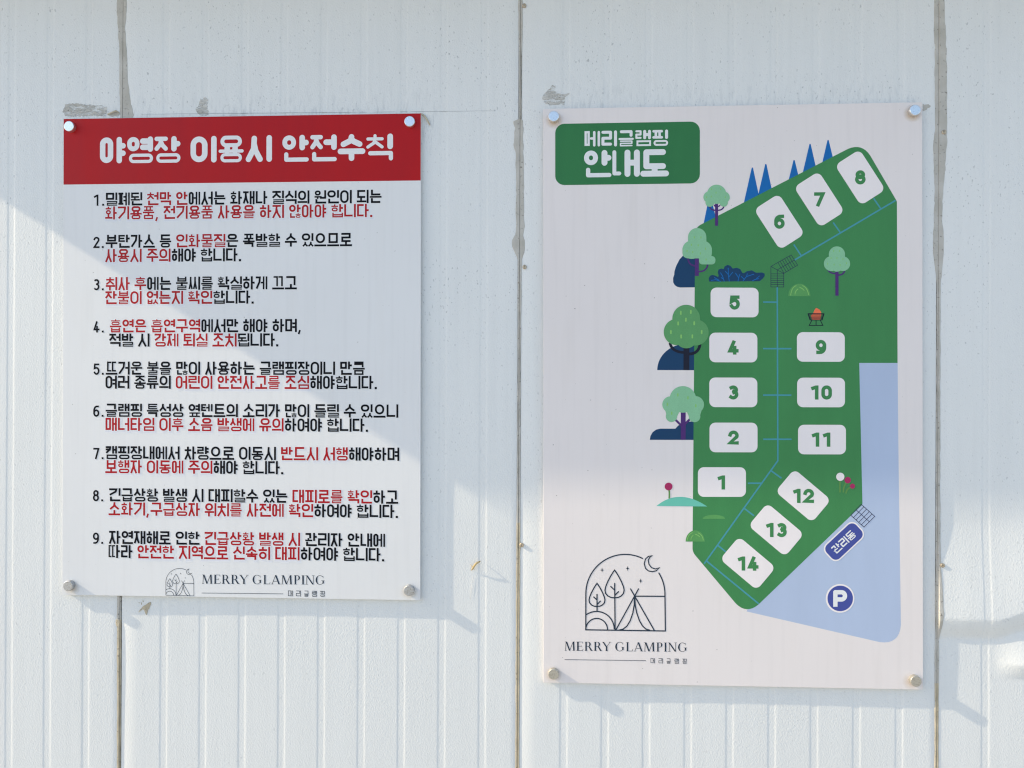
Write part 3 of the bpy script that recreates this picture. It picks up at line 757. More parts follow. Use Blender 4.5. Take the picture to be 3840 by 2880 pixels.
# dry husk of a leaf caught on the wall
c8 = lambda x, y: (1700 + x / 5.925, 2040 + y / 5.925)
lf = empty('dry_leaf', (0, 0, 0), 'small curled dry leaf stuck to the wall between the two signs', 'leaf')
M_LEAF = plain('dry_leaf', (0.52, 0.40, 0.20), 0.5)
def hp(L): return [(*c8(a, b), h) for a, b, h in L]
ribbon('blade', hp([(402, 583, .001), (430, 540, .004), (455, 495, .007), (490, 440, .009), (530, 400, .010), (570, 388, .007), (604, 376, .003)]), 0.0026, M_LEAF, lf)
ribbon('stalk', hp([(478, 568, .001), (450, 535, .004), (440, 505, .005), (405, 480, .004), (385, 445, .002)]), 0.0007, M_LEAF, lf)
th = ribbon('spider_thread', [(1773, 2160, .0012), (1768, 2200, .0012), (1763, 2246, .0012)], 0.0006, plain('pale_thread', (0.8, 0.8, 0.8), 0.4), None)
th['label'] = 'pale thread of cobweb hanging below the dry leaf'; th['category'] = 'cobweb'

# ================================================================== sign with the rules
M_BL = board_mat('rules_board', (0.76, 0.768, 0.775), 0.4, 0.5)
M_RED = print_mat('red_header_ink', alb(150, 14, 22, (196, 205, 212), 0.78), 0.4)
M_WHT = print_mat('white_ink', (0.785, 0.80, 0.81), 0.4, weave=False)
M_BLK = print_mat('black_ink', (0.006, 0.007, 0.011), 0.45, weave=False, spec=0.08)
M_RTX = print_mat('red_ink', alb(148, 18, 28, (200, 208, 214), 0.78), 0.4, weave=False)
M_HL1 = print_mat('lilac_glow_ink', (0.755, 0.77, 0.795), 0.4, weave=False)
M_HL2 = print_mat('lilac_ink', (0.715, 0.73, 0.79), 0.4, weave=False)
M_NAVY = print_mat('navy_ink', (0.018, 0.035, 0.06), 0.4, weave=False)

SL = Sign([(237.8, 442.7), (1578, 427), (1576.9, 2245.8), (233.2, 2236.5)], 0.30730, 0.06884, 0.9032, 1.1937, 0.00268,
          'rules_sign', 'white campsite rules sign with a red header on the left')
SL.board(M_BL)
A1 = lambda x, y: (200 + x / 1.536, 380 + y / 1.536)
B1 = lambda x, y: (200 + x / 1.536, 1160 + y / 1.536)
C1 = lambda x, y: (200 + x / 1.536, 1760 + y / 1.536)
u0, v0 = SL.uv(A1(59, 474)); u1, v1 = SL.uv(A1(2118, 461))
hv = (v0 + v1) / 2; W2, H2 = SL.w / 2 - 0.0006, SL.h / 2 - 0.0006
hdr = SL.flat('header_panel', [(-W2, hv), (W2, hv), (W2, H2), (-W2, H2)], [[0, 1, 2, 3]], [0], [M_RED], 1)
hdr['label'] = 'dark red header band'
MPX = SL.w / 1342.0                                     # metres for one photo pixel on this board
def px(n): return n / 1.536 * MPX                        # ... and for one pixel of an enlarged view
tt = 0.21
for k, (w, x, y) in enumerate((('야영장', 270, 355), ('이용시', 794, 352), ('안전수칙', 1323, 348))):
    SL.text('header_lettering', w, A1(x, y + 1), px(151), tt, [M_WHT], 3, px(159.5), 0, rnd=True, W=1.0, parent=hdr)
LINES = [
    (A1, 235, '1', 305, 600, '밀폐된 [천막 안]에서는 화재나 질식의 원인이 되는'),
    (A1, 0, '', 302, 680, '[화기용품, 전기용품 사용을 하지 않아야 합니다.]'),
    (A1, 233, '2', 305, 844, '부탄가스 등 [인화물질]은 폭발할 수 있으므로'),
    (A1, 0, '', 302, 926, '[사용시 주의]해야 합니다.'),
    (A1, 233, '3', 305, 1088, '[취사 후]에는 불씨를 확실하게 끄고'),
    (A1, 0, '', 302, 1169, '[잔불이 없는지 확인]합니다.'),
    (B1, 233, '4', 328, 134, '[흡연은 흡연구역]에서만 해야 하며,'),
    (B1, 0, '', 325, 216, '적발 시 [강제 퇴실 조치]됩니다.'),
    (B1, 233, '5', 305, 378, '뜨거운 불을 많이 사용하는 글램핑장이니 만큼'),
    (B1, 0, '', 303, 459, '여러 종류의 [어린이 안전사고를 조심]해야합니다.'),
    (B1, 232, '6', 304, 621, '글램핑 특성상 옆텐트의 소리가 많이 들릴 수 있으니'),
    (B1, 0, '', 303, 702, '[매너타임 이후 소음 발생에 유의]하여야 합니다.'),
    (B1, 232, '7', 304, 866, '캠핑장내에서 차량으로 이동시 [반드시 서행]해야하며'),
    (B1, 0, '', 303, 947, '[보행자 이동에 주의]해야 합니다.'),
    (C1, 230, '8', 324, 188, '긴급상황 발생 시 대피할수 있는 [대피로를 확인]하고'),
    (C1, 0, '', 322, 269, '[소화기,구급상자 위치를 사전에 확인]하여야 합니다.'),
    (C1, 230, '9', 324, 434, '자연재해로 인한 [긴급상황 발생 시] 관리자 안내에'),
    (C1, 0, '', 321, 516, '따라 [안전한 지역으로 신속히 대피]하여야 합니다.'),
]
BT = 0.145
for li, (fn, xd, dg, xt, yb, txt) in enumerate(LINES):
    lo_ = 0.35 * (li % 2)
    kw = dict(adv=px(72.95), space=px(22.5))
    o = SL.text('text_line', txt, fn(xt, yb - 0.5), px(74.8), BT, [M_BLK, M_RTX], 5, W=0.885, **kw)
    if '[' in txt:
        SL.text('text_glow', txt, fn(xt, yb - 0.5), px(74.8), BT, [M_HL1], 1 + lo_, W=0.885, grow=0.28, only=1, parent=o, off=(px(3), -px(6)), **kw)
        SL.text('text_shadow', txt, fn(xt, yb - 0.5), px(74.8), BT, [M_HL2], 2 + lo_, W=0.885, grow=0.13, only=1, parent=o, off=(px(3), -px(5)), **kw)
        SL.text('text_outline', txt, fn(xt, yb - 0.5), px(74.8), BT, [M_WHT], 3 + lo_, W=0.885, grow=0.09, only=1, parent=o, **kw)
    if dg:
        SL.text('text_number', dg + '.', fn(xd, yb), px(64), 0.15, [M_BLK], 5, adv=px(48), space=0, W=0.55, parent=o)

# ---- emblem and wordmark, drawn in the pixels of one enlarged view and placed on either board
E8 = lambda x, y: (2000 + x / 2.7657, 2020 + y / 2.7657)
def emblem():
    t = 12.5; S = []
    arcp = lambda cx, cy, rx, ry, a0, a1, n=26: [(cx + rx * math.cos(math.radians(a)), cy - ry * math.sin(math.radians(a))) for a in np.linspace(a0, a1, n)]
    S += strip([(545, 948)] + arcp(950, 570, 405, 405, 180, 63), t, cap='butt')
    S += strip(arcp(953, 578, 408, 412, 33, 0) + [(1366, 957)], t)
    S += strip([(539, 943), (1371, 957)], t)
    S += strip([(1050, 597), (1362, 599)], t)
    S += strip([(1006, 522), (1250, 948)], t, cap='round'); S += strip([(1088, 522), (856, 944)], t, cap='round')
    S += strip([(1047, 600), (1044, 690), (1030, 770), (1003, 850), (970, 905), (930, 937), (885, 947)], t)
    S += strip([(1049, 600), (1054, 690), (1070, 770), (1098, 850), (1130, 905), (1165, 937), (1208, 949)], t)
    def leaf(cx, top, bot, w):
        Hh = bot - top; L = []
        for a, b in ((0, 0), (0.13, 0.06), (0.42, 0.22), (0.72, 0.42), (0.93, 0.60), (1.0, 0.72), (0.93, 0.84), (0.7, 0.93), (0.38, 0.985), (0, 1)): L.append((a, b))
        pts = [(cx + a * w, top + b * Hh) for a, b in L] + [(cx - a * w, top + b * Hh) for a, b in L[-2:0:-1]]
        return strip(pts, t, closed=True)
    S += leaf(660, 464, 703, 82); S += leaf(841, 328, 614, 99)
    S += strip([(660, 578), (661, 752)], t, cap='round'); S += strip([(627, 605), (660, 636)], t, cap='round'); S += strip([(695, 648), (661, 682)], t, cap='round')
    S += strip([(842, 465), (847, 944)], t, cap='round'); S += strip([(802, 497), (842, 535)], t, cap='round'); S += strip([(882, 550), (845, 587)], t, cap='round')
    S += strip(arcp(655, 938, 183, 184, 126, 0), t); S += strip(arcp(657, 943, 112, 117, 180, 0), t)
    S += strip([(1228, 178), (1190, 186), (1160, 212), (1147, 262), (1160, 310), (1190, 336), (1232, 344), (1272, 334), (1304, 303), (1262, 316), (1222, 302), (1196, 268), (1188, 228), (1202, 198)], t * 0.9, closed=True)
    for x, y in ((712, 327), (975, 311), (1110, 440)):
        k = 20; q = 5
        S.append([(x, y - 28), (x + q, y - q), (x + k, y), (x + q, y + q), (x, y + 28), (x - q, y + q), (x - k, y), (x - q, y - q)])
    return S
def serif(ch):
    """letter of a roman wordmark, cap height 1"""
    S = 0.155; T = 0.045; F = 0.035; R = []
    box_ = lambda x0, y0, x1, y1: R.append([(x0, y0), (x1, y0), (x1, y1), (x0, y1)])
    def stem(x, w=S, ser=0.075):
        box_(x, 0, x + w, 1)
        for y in (0, 1 - F): box_(x - ser, y, x + w + ser, y + F)
    def diag(x0, y0, x1, y1, w): R.append([(x0 - w / 2, y0), (x0 + w / 2, y0), (x1 + w / 2, y1), (x1 - w / 2, y1)])
    def bowl(x, y0, y1, rx, thick):
        ym = (y0 + y1) / 2; ry = (y1 - y0) / 2; n = 16
        for i in range(n):
            a, b = math.radians(-90 + 180 * i / n), math.radians(-90 + 180 * (i + 1) / n)
            f = lambda q: (x + rx * math.cos(q), ym + ry * math.sin(q))
            h = lambda q: (x + (rx - thick) * math.cos(q), ym + (ry - T) * math.sin(q))
            R.append([f(a), f(b), h(b), h(a)])
    if ch == 'I': stem(0.1); return R, 0.36
    if ch == 'L':
        stem(0.08); box_(0.1, 0, 0.68, T); R.append([(0.62, 0), (0.68, 0), (0.73, 0.24), (0.70, 0.24)]); return R, 0.74
    if ch == 'E':
        stem(0.08); box_(0.1, 0, 0.66, T); box_(0.1, 1 - T, 0.64, 1); box_(0.1, 0.5 - T / 2, 0.52, 0.5 + T / 2)
        R.append([(0.60, 0), (0.66, 0), (0.71, 0.23), (0.68, 0.23)]); R.append([(0.60, 1), (0.64, 1), (0.66, 0.8), (0.63, 0.8)]); box_(0.49, 0.40, 0.52, 0.6); return R, 0.73
    if ch in 'RP':
        stem(0.08); y0 = 0.46
        box_(0.2, 1 - T, 0.40, 1); box_(0.2, y0, 0.40, y0 + T); bowl(0.38, y0, 1, 0.27, S * 0.95)
        if ch == 'R': R.append([(0.38, y0 + T), (0.53, y0 + 0.03), (0.84, 0.0), (0.66, 0.0)]); box_(0.66, 0, 0.90, F); return R, 0.86
        return R, 0.72
    if ch == 'Y':
        diag(0.12, 1, 0.46, 0.46, S); diag(0.86, 1, 0.50, 0.46, T * 1.3); box_(0.405, 0, 0.405 + S, 0.5)
        box_(0, 1 - F, 0.27, 1); box_(0.74, 1 - F, 0.98, 1); box_(0.33, 0, 0.64, F); return R, 0.96
    if ch == 'A':
        diag(0.10, 0, 0.46, 1.0, T * 1.3); diag(0.82, 0, 0.47, 1.0, S); box_(0.22, 0.30, 0.68, 0.30 + T)
        box_(0, 0, 0.22, F); box_(0.68, 0, 0.98, F); return R, 0.98
    if ch == 'M':
        diag(0.10, 0, 0.15, 1, T * 1.3); diag(0.19, 1, 0.55, 0, S * 0.95); diag(0.55, 0, 0.93, 1, T * 1.3); diag(0.97, 1, 1.01, 0, S)
        box_(0, 0, 0.22, F); box_(0.86, 0, 1.13, F); box_(0.02, 1 - F, 0.2, 1); box_(0.9, 1 - F, 1.10, 1); return R, 1.16
    if ch == 'N':
        box_(0.12, 0, 0.12 + T * 1.3, 1); diag(0.15, 1, 0.82, 0, S); box_(0.82, 0, 0.82 + T * 1.3, 1)
        box_(0.0, 0, 0.29, F); box_(0.0, 1 - F, 0.16, 1); box_(0.70, 1 - F, 0.98, 1); return R, 1.0
    if ch == 'G':
        n = 30
        for i in range(n):
            a, b = math.radians(48 + 284 * i / n), math.radians(48 + 284 * (i + 1) / n)
            def th(q): return T + (S - T) * max(0, -math.cos(q)) ** 1.2 + 0.02
            f = lambda q: (0.49 + 0.46 * math.cos(q), 0.5 + 0.515 * math.sin(q)); h = lambda q: (0.49 + (0.46 - th(q)) * math.cos(q), 0.5 + (0.515 - T) * math.sin(q))
            R.append([f(a), f(b), h(b), h(a)])
        box_(0.76, 0.12, 0.76 + S * 0.9, 0.42); box_(0.64, 0.42, 0.98, 0.42 + F); R.append([(0.80, 0.96), (0.835, 0.96), (0.845, 0.68), (0.81, 0.76)])
        return R, 1.0
LET = [('M', 328, 437), ('E', 448, 522), ('R', 533, 616), ('R', 628, 712), ('Y', 713, 806), ('G', 846, 944), ('L', 960, 1032), ('A', 1040, 1138), ('M', 1144, 1258), ('P', 1274, 1342), ('I', 1350, 1386), ('N', 1392, 1487), ('G', 1494, 1591)]
def wordmark(base=lambda x: 1158 + (x - 328) * 0.0118, cap=93):
    out = []
    for ch, a, b in LET:
        R, w = serif(ch); k = (b - a) / w
        for p in R: out.append([(a + q[0] * k, base(a) - q[1] * cap) for q in p])
    return out
def mp(polys, fn): return [[fn(*q) for q in p] for p in polys]
def logo(S, fe, fw, hang, rule, wbase, wcap, hsize, hadv, layer, et=1.0):
    em = S.ink('emblem', mp(emblem(), fe), [M_NAVY], layer); em['label'] = 'line emblem of arch, trees, tent, moon'
    S.ink('wordmark', mp(wordmark(wbase, wcap), fw), [M_NAVY], layer)
    S.ink('underline', strip(rule[:2], rule[2]), [M_NAVY], layer)
    S.text('small_lettering', '메리글램핑', hang, hsize, 0.088, [M_NAVY], layer, hadv, 0, W=0.82)
# placed on the rules board: same drawing, smaller
fe = lambda x, y: C1(652 + (x - 540) * (816 - 652) / 830.0, 572 + (y - 160) * (731 - 572) / 797.0)
fw = lambda x, y: C1(862 + (x - 328) * (1568 - 862) / 1262.0, 660 + (y - 1158) * 52 / 93.0)
logo(SL, fe, fw, C1(1358, 729), (C1(860, 714), C1(1330, 715), 1.7), lambda x: 1158, 93, px(33), px(45.5), 4)
for p, m in ((A1(104, 147), M_CAP), (A1(2055, 127), M_CAP), (C1(100, 674), M_CAP2), (C1(2054, 685), M_CAP2)): standoff(SL, p, m)

# ================================================================== sign with the site map
M_BR = board_mat('map_board', (0.80, 0.75, 0.738), 0.45, 0.7)
M_GRN = print_mat('map_green_ink', alb(58, 120, 74), 0.45)
M_PLT = print_mat('plate_green_ink', alb(46, 106, 66), 0.45)
M_TIL = print_mat('tile_white_ink', (0.85, 0.80, 0.80), 0.42, weave=False)
M_BLU = print_mat('parking_blue_ink', alb(158, 171, 200), 0.45, weave=False)
M_PTH = print_mat('path_blue_ink', alb(64, 132, 150), 0.45, weave=False)
M_TRI = print_mat('conifer_blue_ink', alb(18, 92, 160), 0.45, weave=False)
M_NVB = print_mat('bush_navy_ink', alb(20, 56, 92), 0.45, weave=False)
M_LGT = print_mat('tree_pale_green_ink', alb(122, 172, 140), 0.45)
M_MID = print_mat('tree_green_ink', alb(84, 140, 92), 0.45)
M_TIK = print_mat('leaf_tick_ink', alb(120, 172, 98), 0.45, weave=False)
M_PUR = print_mat('trunk_purple_ink', alb(70, 40, 104), 0.45, weave=False)
M_BKT = print_mat('trunk_black_ink', alb(22, 26, 44), 0.45, weave=False)
M_MND = print_mat('mound_green_ink', alb(80, 138, 82), 0.45)
M_TEA = print_mat('hill_teal_ink', alb(96, 172, 160), 0.45, weave=False)
M_CRI = print_mat('flower_crimson_ink', alb(150, 40, 88), 0.45, weave=False)
M_STM = print_mat('stem_green_ink', alb(84, 128, 70), 0.45, weave=False)
M_ORG = print_mat('flame_orange_ink', alb(214, 104, 72), 0.45, weave=False)
M_IND = print_mat('indigo_ink', alb(62, 72, 142), 0.45, weave=False)
M_STR = print_mat('stair_line_ink', alb(40, 42, 74), 0.45, weave=False)
SR = Sign([(2035.2, 413.8), (3458.7, 377.3), (3461.6, 2588.4), (2039.3, 2557.7)], 1.50944, -0.02189, 0.9001, 1.3948, 0.00419,
          'map_sign', 'pinkish white site map sign with a green campsite plan on the right')
SR.board(M_BR, 0.0022)
MR = SR.w / 1423.0
P4 = lambda x, y: (2000 + x / 2.7645, 360 + y / 2.7645)
P5 = lambda x, y: (2500 + x / 2.212, 480 + y / 2.212)
P6 = lambda x, y: (2400 + x / 2.212, 1000 + y / 2.212)
P7 = lambda x, y: (2400 + x / 2.0733, 1700 + y / 2.0733)
def rrect(cx, cy, w, h, r, ang=0.0):
    a = math.radians(ang); k = 2 * r / min(w, h)
    return [(cx + x * math.cos(a) - y * math.sin(a), cy + x * math.sin(a) + y * math.cos(a)) for x, y in stadium(-w / 2, -h / 2, w / 2, h / 2, k)]
def fillet(pts):
    """polygon with (x, y, radius) corners"""
    out = []; n = len(pts)
    for i in range(n):
        p = np.array(pts[i][:2], float); r = pts[i][2]
        a = np.array(pts[i - 1][:2], float); b = np.array(pts[(i + 1) % n][:2], float)
        if r <= 0: out.append(tuple(p)); continue
        u = (a - p) / np.hypot(*(a - p)); v = (b - p) / np.hypot(*(b - p))
        th = math.acos(max(-1, min(1, float(u @ v)))); d = r / math.tan(th / 2)
        A, B = p + u * d, p + v * d
        for k in range(9):
            t = k / 8; q = (1 - t) ** 2 * A + 2 * t * (1 - t) * (p * 0.86 + (A + B) / 2 * 0.14) + t * t * B; out.append(tuple(q))
    return out
# title plate
pa, pb, pc, pd = SR.uv(P4(222, 304)), SR.uv(P4(1717, 268)), SR.uv(P4(1717, 908)), SR.uv(P4(222, 941))
x0, x1 = (pa[0] + pd[0]) / 2, (pb[0] + pc[0]) / 2; y1, y0 = (pa[1] + pb[1]) / 2, (pc[1] + pd[1]) / 2
plate = SR.ink('title_plate', [stadium(x0, y0, x1, y1, 0.30)], [M_PLT], 2, px=False)
m4 = lambda n: n / 2.7645 * MR
SR.text('title_lettering', '메리글램핑', P4(524, 541), m4(170), 0.185, [M_WHT], 4, m4(178.5), 0, rnd=True, W=0.965, parent=plate)
SR.text('title_lettering', '안내도', P4(520, 857), m4(288), 0.215, [M_WHT], 4, m4(299), 0, rnd=True, W=1.0, parent=plate)
# parking ground and camp ground
SR.ink('parking_area', [fillet([(3215, 1361, 0), (3365.2, 1360.5, 0), (3369, 1750, 0), (3378.5, 2428, 66), (2798, 2293.5, 0), (2840, 2200, 0), (3190, 1900, 0)])], [M_BLU], 1)
mapa = SR.ink('camp_ground', [fillet([(2603.8, 855, 38), (3231, 528, 62), (3362.5, 752, 16), (3365, 1360.5, 0), (3220.5, 1361, 0), (3232.8, 1893, 12), (2797, 2311, 58), (2595, 2071, 40)])], [M_GRN], 2)
# blue conifers behind the ground's edge
def conifer(L, ap, Rr):
    k = 60; (lx, ly), (ax, ay), (rx, ry) = L, ap, Rr
    s1 = (lx - ax) / (ly - ay); s2 = (rx - ax) / (ry - ay)
    return [P5(lx + s1 * k, ly + k), P5(ax - 6, ay + 7), P5(ax - 3, ay), P5(ax + 4, ay), P5(ax + 7, ay + 7), P5(rx + s2 * k, ry + k)]
for L, ap, Rr in (((300, 797), (352, 560), (402, 760)), ((633, 625), (703, 328), (757, 560)), ((755, 548), (815, 298), (863, 503)), ((1005, 435), (1050, 263), (1085, 390)), ((1122, 375), (1183, 128), (1230, 315)), ((1285, 290), (1333, 94), (1373, 243))):
    SR.ink('conifer_picture', [conifer(L, ap, Rr)], [M_TRI], 1)
# paths
pw = 5.6
PATH = [[P6(1132, 172), P6(1138, 1612), P7(495, 860)], [P5(1055, 1095), P5(1897, 594)]]
BR = [[P6(1015, 296), P6(1132, 296)], [P6(1015, 682), P6(1250, 682)], [P6(1015, 1068), P6(1250, 1068)], [P6(1017, 1434), P6(1252, 1434)],
      [P7(835, 235), P7(938, 235)], [P7(1015, 138), P7(1095, 196)], [P7(805, 430), P7(882, 488)], [P7(597, 715), P7(662, 767)], [P7(512, 838), P7(920, 1172)],
      [P5(1048, 966), P5(1112, 1062)], [P5(1376, 781), P5(1437, 867)], [P5(1713, 578), P5(1773, 664)]]
SR.ink('footpath', sum([strip(p, pw) for p in PATH] + [strip(p, pw) for p in BR], []), [M_PTH], 3)
# numbered pitches
TILES = [('1', P7(632, 226), 0, P7(636, 228)), ('2', P6(770, 1420), 0, None), ('3', P6(768, 1046), 0, None), ('4', P6(768, 674), 0, None), ('5', P6(778, 300), 0, None),
         ('6', P5(928, 778), 57.0, None), ('7', P5(1260, 590), 57.0, None), ('8', P5(1601, 405), 57.0, None), ('9', P6(1495, 667), 0, None), ('10', P6(1497, 1045), 0, None), ('11', P6(1505, 1436), 0, None),
         ('12', P7(1264, 332), 40.0, None), ('13', P7(1054, 597), 40.0, None), ('14', P7(834, 857), 40.0, None)]
for num, c, ang, nc in TILES:
    t = SR.ink('pitch_tile', [rrect(c[0], c[1], 180, 111, 22, ang)], [M_TIL], 4)
    hh = 53.5; ww = 39; adv = 40 if num != '11' else 41
    tot = adv * (len(num) - 1) + ww
    nx, ny = nc or c
    SR.text('numeral', num, (nx - tot / 2, ny + hh / 2), hh * MR, 0.245, [M_GRN], 6, adv * MR, 0, rnd=False, W=0.73, parent=t)
# printed trees and plants
def ticks(name, fn, L, w, h, parent): return SR.ink(name, [rrect(*fn(x, y), w, h, w * 0.45) for x, y in L], [M_TIK], 8, parent=parent)
def circ(fn, x, y, r, k=2.212): cx, cy = fn(x, y); return disc(cx, cy, r / k, n=40)
def quad(fn, x0, y0, x1, y1): return [fn(x0, y0), fn(x1, y0), fn(x1, y1), fn(x0, y1)]
def seg(fn, L, w, k=2.212, cap='butt'): return strip([fn(*p) for p in L], w / k, cap=cap)
def bez(a, b, c, n=8): return [((1 - t) ** 2 * a[0] + 2 * t * (1 - t) * b[0] + t * t * c[0], (1 - t) ** 2 * a[1] + 2 * t * (1 - t) * b[1] + t * t * c[1]) for t in [i / n for i in range(n + 1)]]
def tree(crown, trunk, tk, fn, mc, mt, tw=3.6, thh=8):
    o = SR.ink('tree_picture', crown, [mc], 7)
    SR.ink('trunk_picture', trunk, [mt], 6, parent=o)
    if tk: ticks('leaf_marks', fn, tk, tw, thh, o)['kind'] = 'stuff'
    return o
SR.ink('bush_picture', [[P5(*p) for p in ((150, 1040), (100, 1095), (72, 1150), (58, 1195), (56, 1222), (47, 1250), (48, 1285), (60, 1308), (80, 1322), (105, 1328), (260, 1326), (260, 1060))]], [M_NVB], 1)
tree([circ(P5, 407, 553, 80), circ(P5, 345, 578, 48), circ(P5, 468, 578, 48), circ(P5, 350, 622, 36), circ(P5, 466, 622, 34), quad(P5, 350, 560, 465, 619)],
     [quad(P5, 394, 616, 419, 815)] + seg(P5, bez((348, 655), (360, 685), (396, 686)), 11) + seg(P5, bez((418, 686), (455, 685), (467, 655)), 11) + seg(P5, bez((386, 640), (392, 655), (400, 655)), 9) + seg(P5, bez((416, 655), (432, 652), (436, 640)), 9),
     ((365, 512), (440, 510), (402, 540), (322, 578), (362, 572), (478, 577)), P5, M_LGT, M_PUR, 3, 7)
tree([circ(P5, 246, 910, 76), quad(P5, 170, 910, 322, 1000), circ(P5, 200, 1015, 76), circ(P5, 292, 1015, 76), fillet([(*P5(124, 1000), 0), (*P5(368, 1000), 0), (*P5(368, 1086), 20), (*P5(124, 1086), 20)]), quad(P5, 170, 940, 322, 1040),
      fillet([(*P5(262, 1060), 0), (*P5(350, 1060), 20), (*P5(397, 1075), 12), (*P5(397, 1136), 14), (*P5(262, 1136), 12)])],
     [quad(P5, 227, 1080, 260, 1232)] + seg(P5, bez((170, 1086), (175, 1145), (232, 1148)), 13) + seg(P5, bez((258, 1196), (330, 1195), (334, 1130)), 13),
     ((222, 912), (277, 912), (198, 974), (254, 978), (162, 1025), (209, 1034), (272, 1045), (315, 1005), (320, 1095)), P5, M_LGT, M_PUR)
h1 = [P6(138, 863)] + [P6(380 - 242 * math.cos(a), 863 - 218 * math.sin(a)) for a in np.linspace(0.02, 1.9, 20)] + [P6(470, 700), P6(470, 863)]
SR.ink('bush_picture', [h1], [M_NVB], 1)
tree([circ(P6, 377, 436, 115), circ(P6, 300, 547, 109), circ(P6, 455, 550, 108), circ(P6, 378, 588, 94), quad(P6, 262, 436, 492, 560)],
     [quad(P6, 355, 675, 403, 862)] + seg(P6, bez((243, 636), (255, 712), (356, 716), 12), 22) + seg(P6, bez((402, 729), (488, 725), (492, 636), 12), 24),
     ((332, 388), (415, 380), (374, 445), (310, 476), (443, 474), (250, 548), (505, 547), (335, 584), (428, 583)), P6, M_MID, M_BKT, 6, 15)
SR.ink('bush_picture', [[P6(*p) for p in ((77, 1441), (82, 1410), (100, 1378), (130, 1356), (165, 1348), (288, 1348), (312, 1322), (345, 1305), (390, 1290), (470, 1285), (470, 1441))]], [M_NVB], 1)
tree([circ(P6, 350, 1105, 110), circ(P6, 248, 1148, 68), circ(P6, 455, 1148, 70), circ(P6, 256, 1246, 47), circ(P6, 447, 1246, 48), quad(P6, 245, 1080, 460, 1184),
      [P6(*p) for p in ((200, 1175), (322, 1180), (318, 1215), (300, 1250), (215, 1240))], [P6(*p) for p in ((382, 1180), (510, 1180), (492, 1240), (402, 1250), (386, 1215))]],
     [quad(P6, 333, 1215, 373, 1441)] + seg(P6, [(323, 1184), (353, 1228), (383, 1184)], 15) + seg(P6, [(288, 1274), (338, 1322)], 18) + seg(P6, [(410, 1268), (368, 1308)], 18),
     ((308, 1068), (392, 1092), (222, 1146), (457, 1158), (258, 1220)), P6, M_LGT, M_PUR, 5, 12)
tree([circ(P5, 1407, 1048, 68), circ(P5, 1360, 1124, 62), circ(P5, 1456, 1124, 61), circ(P5, 1407, 1138, 53), quad(P5, 1340, 1048, 1474, 1130)],
     [quad(P5, 1394, 1185, 1421, 1391)] + seg(P5, bez((1328, 1164), (1340, 1205), (1396, 1207)), 12) + seg(P5, bez((1420, 1219), (1472, 1216), (1475, 1164)), 13),
     ((1380, 1018), (1428, 1018), (1358, 1077), (1407, 1077), (1457, 1085), (1330, 1125), (1383, 1132), (1433, 1135), (1487, 1120)), P5, M_LGT, M_PUR, 3, 7)
# blue bush with twigs
bs = SR.ink('bush_picture', [[P5(*p) for p in ((346, 1278), (342, 1252), (352, 1230), (372, 1222), (395, 1228), (420, 1240), (424, 1225), (417, 1200), (424, 1178), (445, 1169), (466, 1173), (474, 1152), (498, 1138), (522, 1146), (541, 1169), (575, 1162), (603, 1173), (620, 1203), (632, 1207), (660, 1190), (700, 1183), (735, 1203), (785, 1200), (806, 1210), (806, 1230), (790, 1252), (765, 1273))]], [M_NVB], 4)
tw = []
for L in (((363, 1268), (400, 1262), (440, 1276)), ((390, 1245), (425, 1265)), ((470, 1274), (456, 1230), (440, 1205)), ((445, 1245), (462, 1255)), ((512, 1274), (505, 1225), (503, 1165)), ((508, 1240), (540, 1200)), ((500, 1215), (480, 1192)), ((585, 1272), (590, 1245), (565, 1208)), ((590, 1245), (600, 1215)), ((627, 1270), (655, 1235), (715, 1215)), ((638, 1258), (612, 1235)), ((655, 1235), (662, 1212)), ((705, 1270), (735, 1255), (762, 1230)), ((728, 1258), (756, 1252))):
    tw += seg(P5, L, 6, cap='round')
SR.ink('twig_marks', tw, [M_TRI], 6, parent=bs)['kind'] = 'stuff'
# grassy mounds, hill, flowers
def mound(fn, cx, cy, rx, ry, k): return [fn(cx + rx * math.cos(a), cy - ry * math.sin(a)) for a in np.linspace(0, math.pi, 24)]
o = SR.ink('mound_picture', [mound(P5, 1095, 1395, 92, 103, 2.212)], [M_MND], 4)
SR.ink('grass_marks', seg(P5, bez((1022, 1390), (1030, 1320), (1070, 1308)), 6) + seg(P5, bez((1058, 1382), (1060, 1350), (1085, 1335)), 6) + seg(P5, bez((1120, 1308), (1160, 1320), (1172, 1385)), 6) + seg(P5, bez((1095, 1325), (1110, 1322), (1135, 1348)), 6), [M_TIK], 6, parent=o)['kind'] = 'stuff'
o = SR.ink('mound_picture', [mound(P7, 425, 688, 74, 87, 2.07)], [M_MND], 4)
SR.ink('grass_marks', seg(P7, bez((362, 680), (370, 630), (405, 618)), 5) + seg(P7, bez((392, 674), (392, 650), (410, 640)), 5) + seg(P7, bez((445, 620), (480, 630), (488, 678)), 5) + seg(P7, bez((425, 632), (440, 632), (460, 652)), 5), [M_TIK], 6, parent=o)['kind'] = 'stuff'
SR.ink('mound_picture', [mound(P7, 570, 512, 87, 32, 2.07)], [M_MND], 4)
SR.ink('hill_picture', [[P7(*p) for p in bez((124, 412), (300, 268), (518, 416), 24)]], [M_TEA], 4)
def flower(fn, c, r, st, mc):
    o = SR.ink('flower_picture', [circ(fn, *c, r, 2.0733)], [mc], 7); SR.ink('stem_picture', seg(fn, st, 12, 2.0733), [M_STM], 6, parent=o)
flower(P7, (218, 261), 30, bez((222, 288), (226, 320), (223, 354)), M_CRI)
flower(P7, (1553, 184), 32, [(1550, 212), (1551, 306)], M_TIL)
flower(P7, (1611, 210), 25, bez((1600, 230), (1578, 255), (1577, 306)), M_CRI)
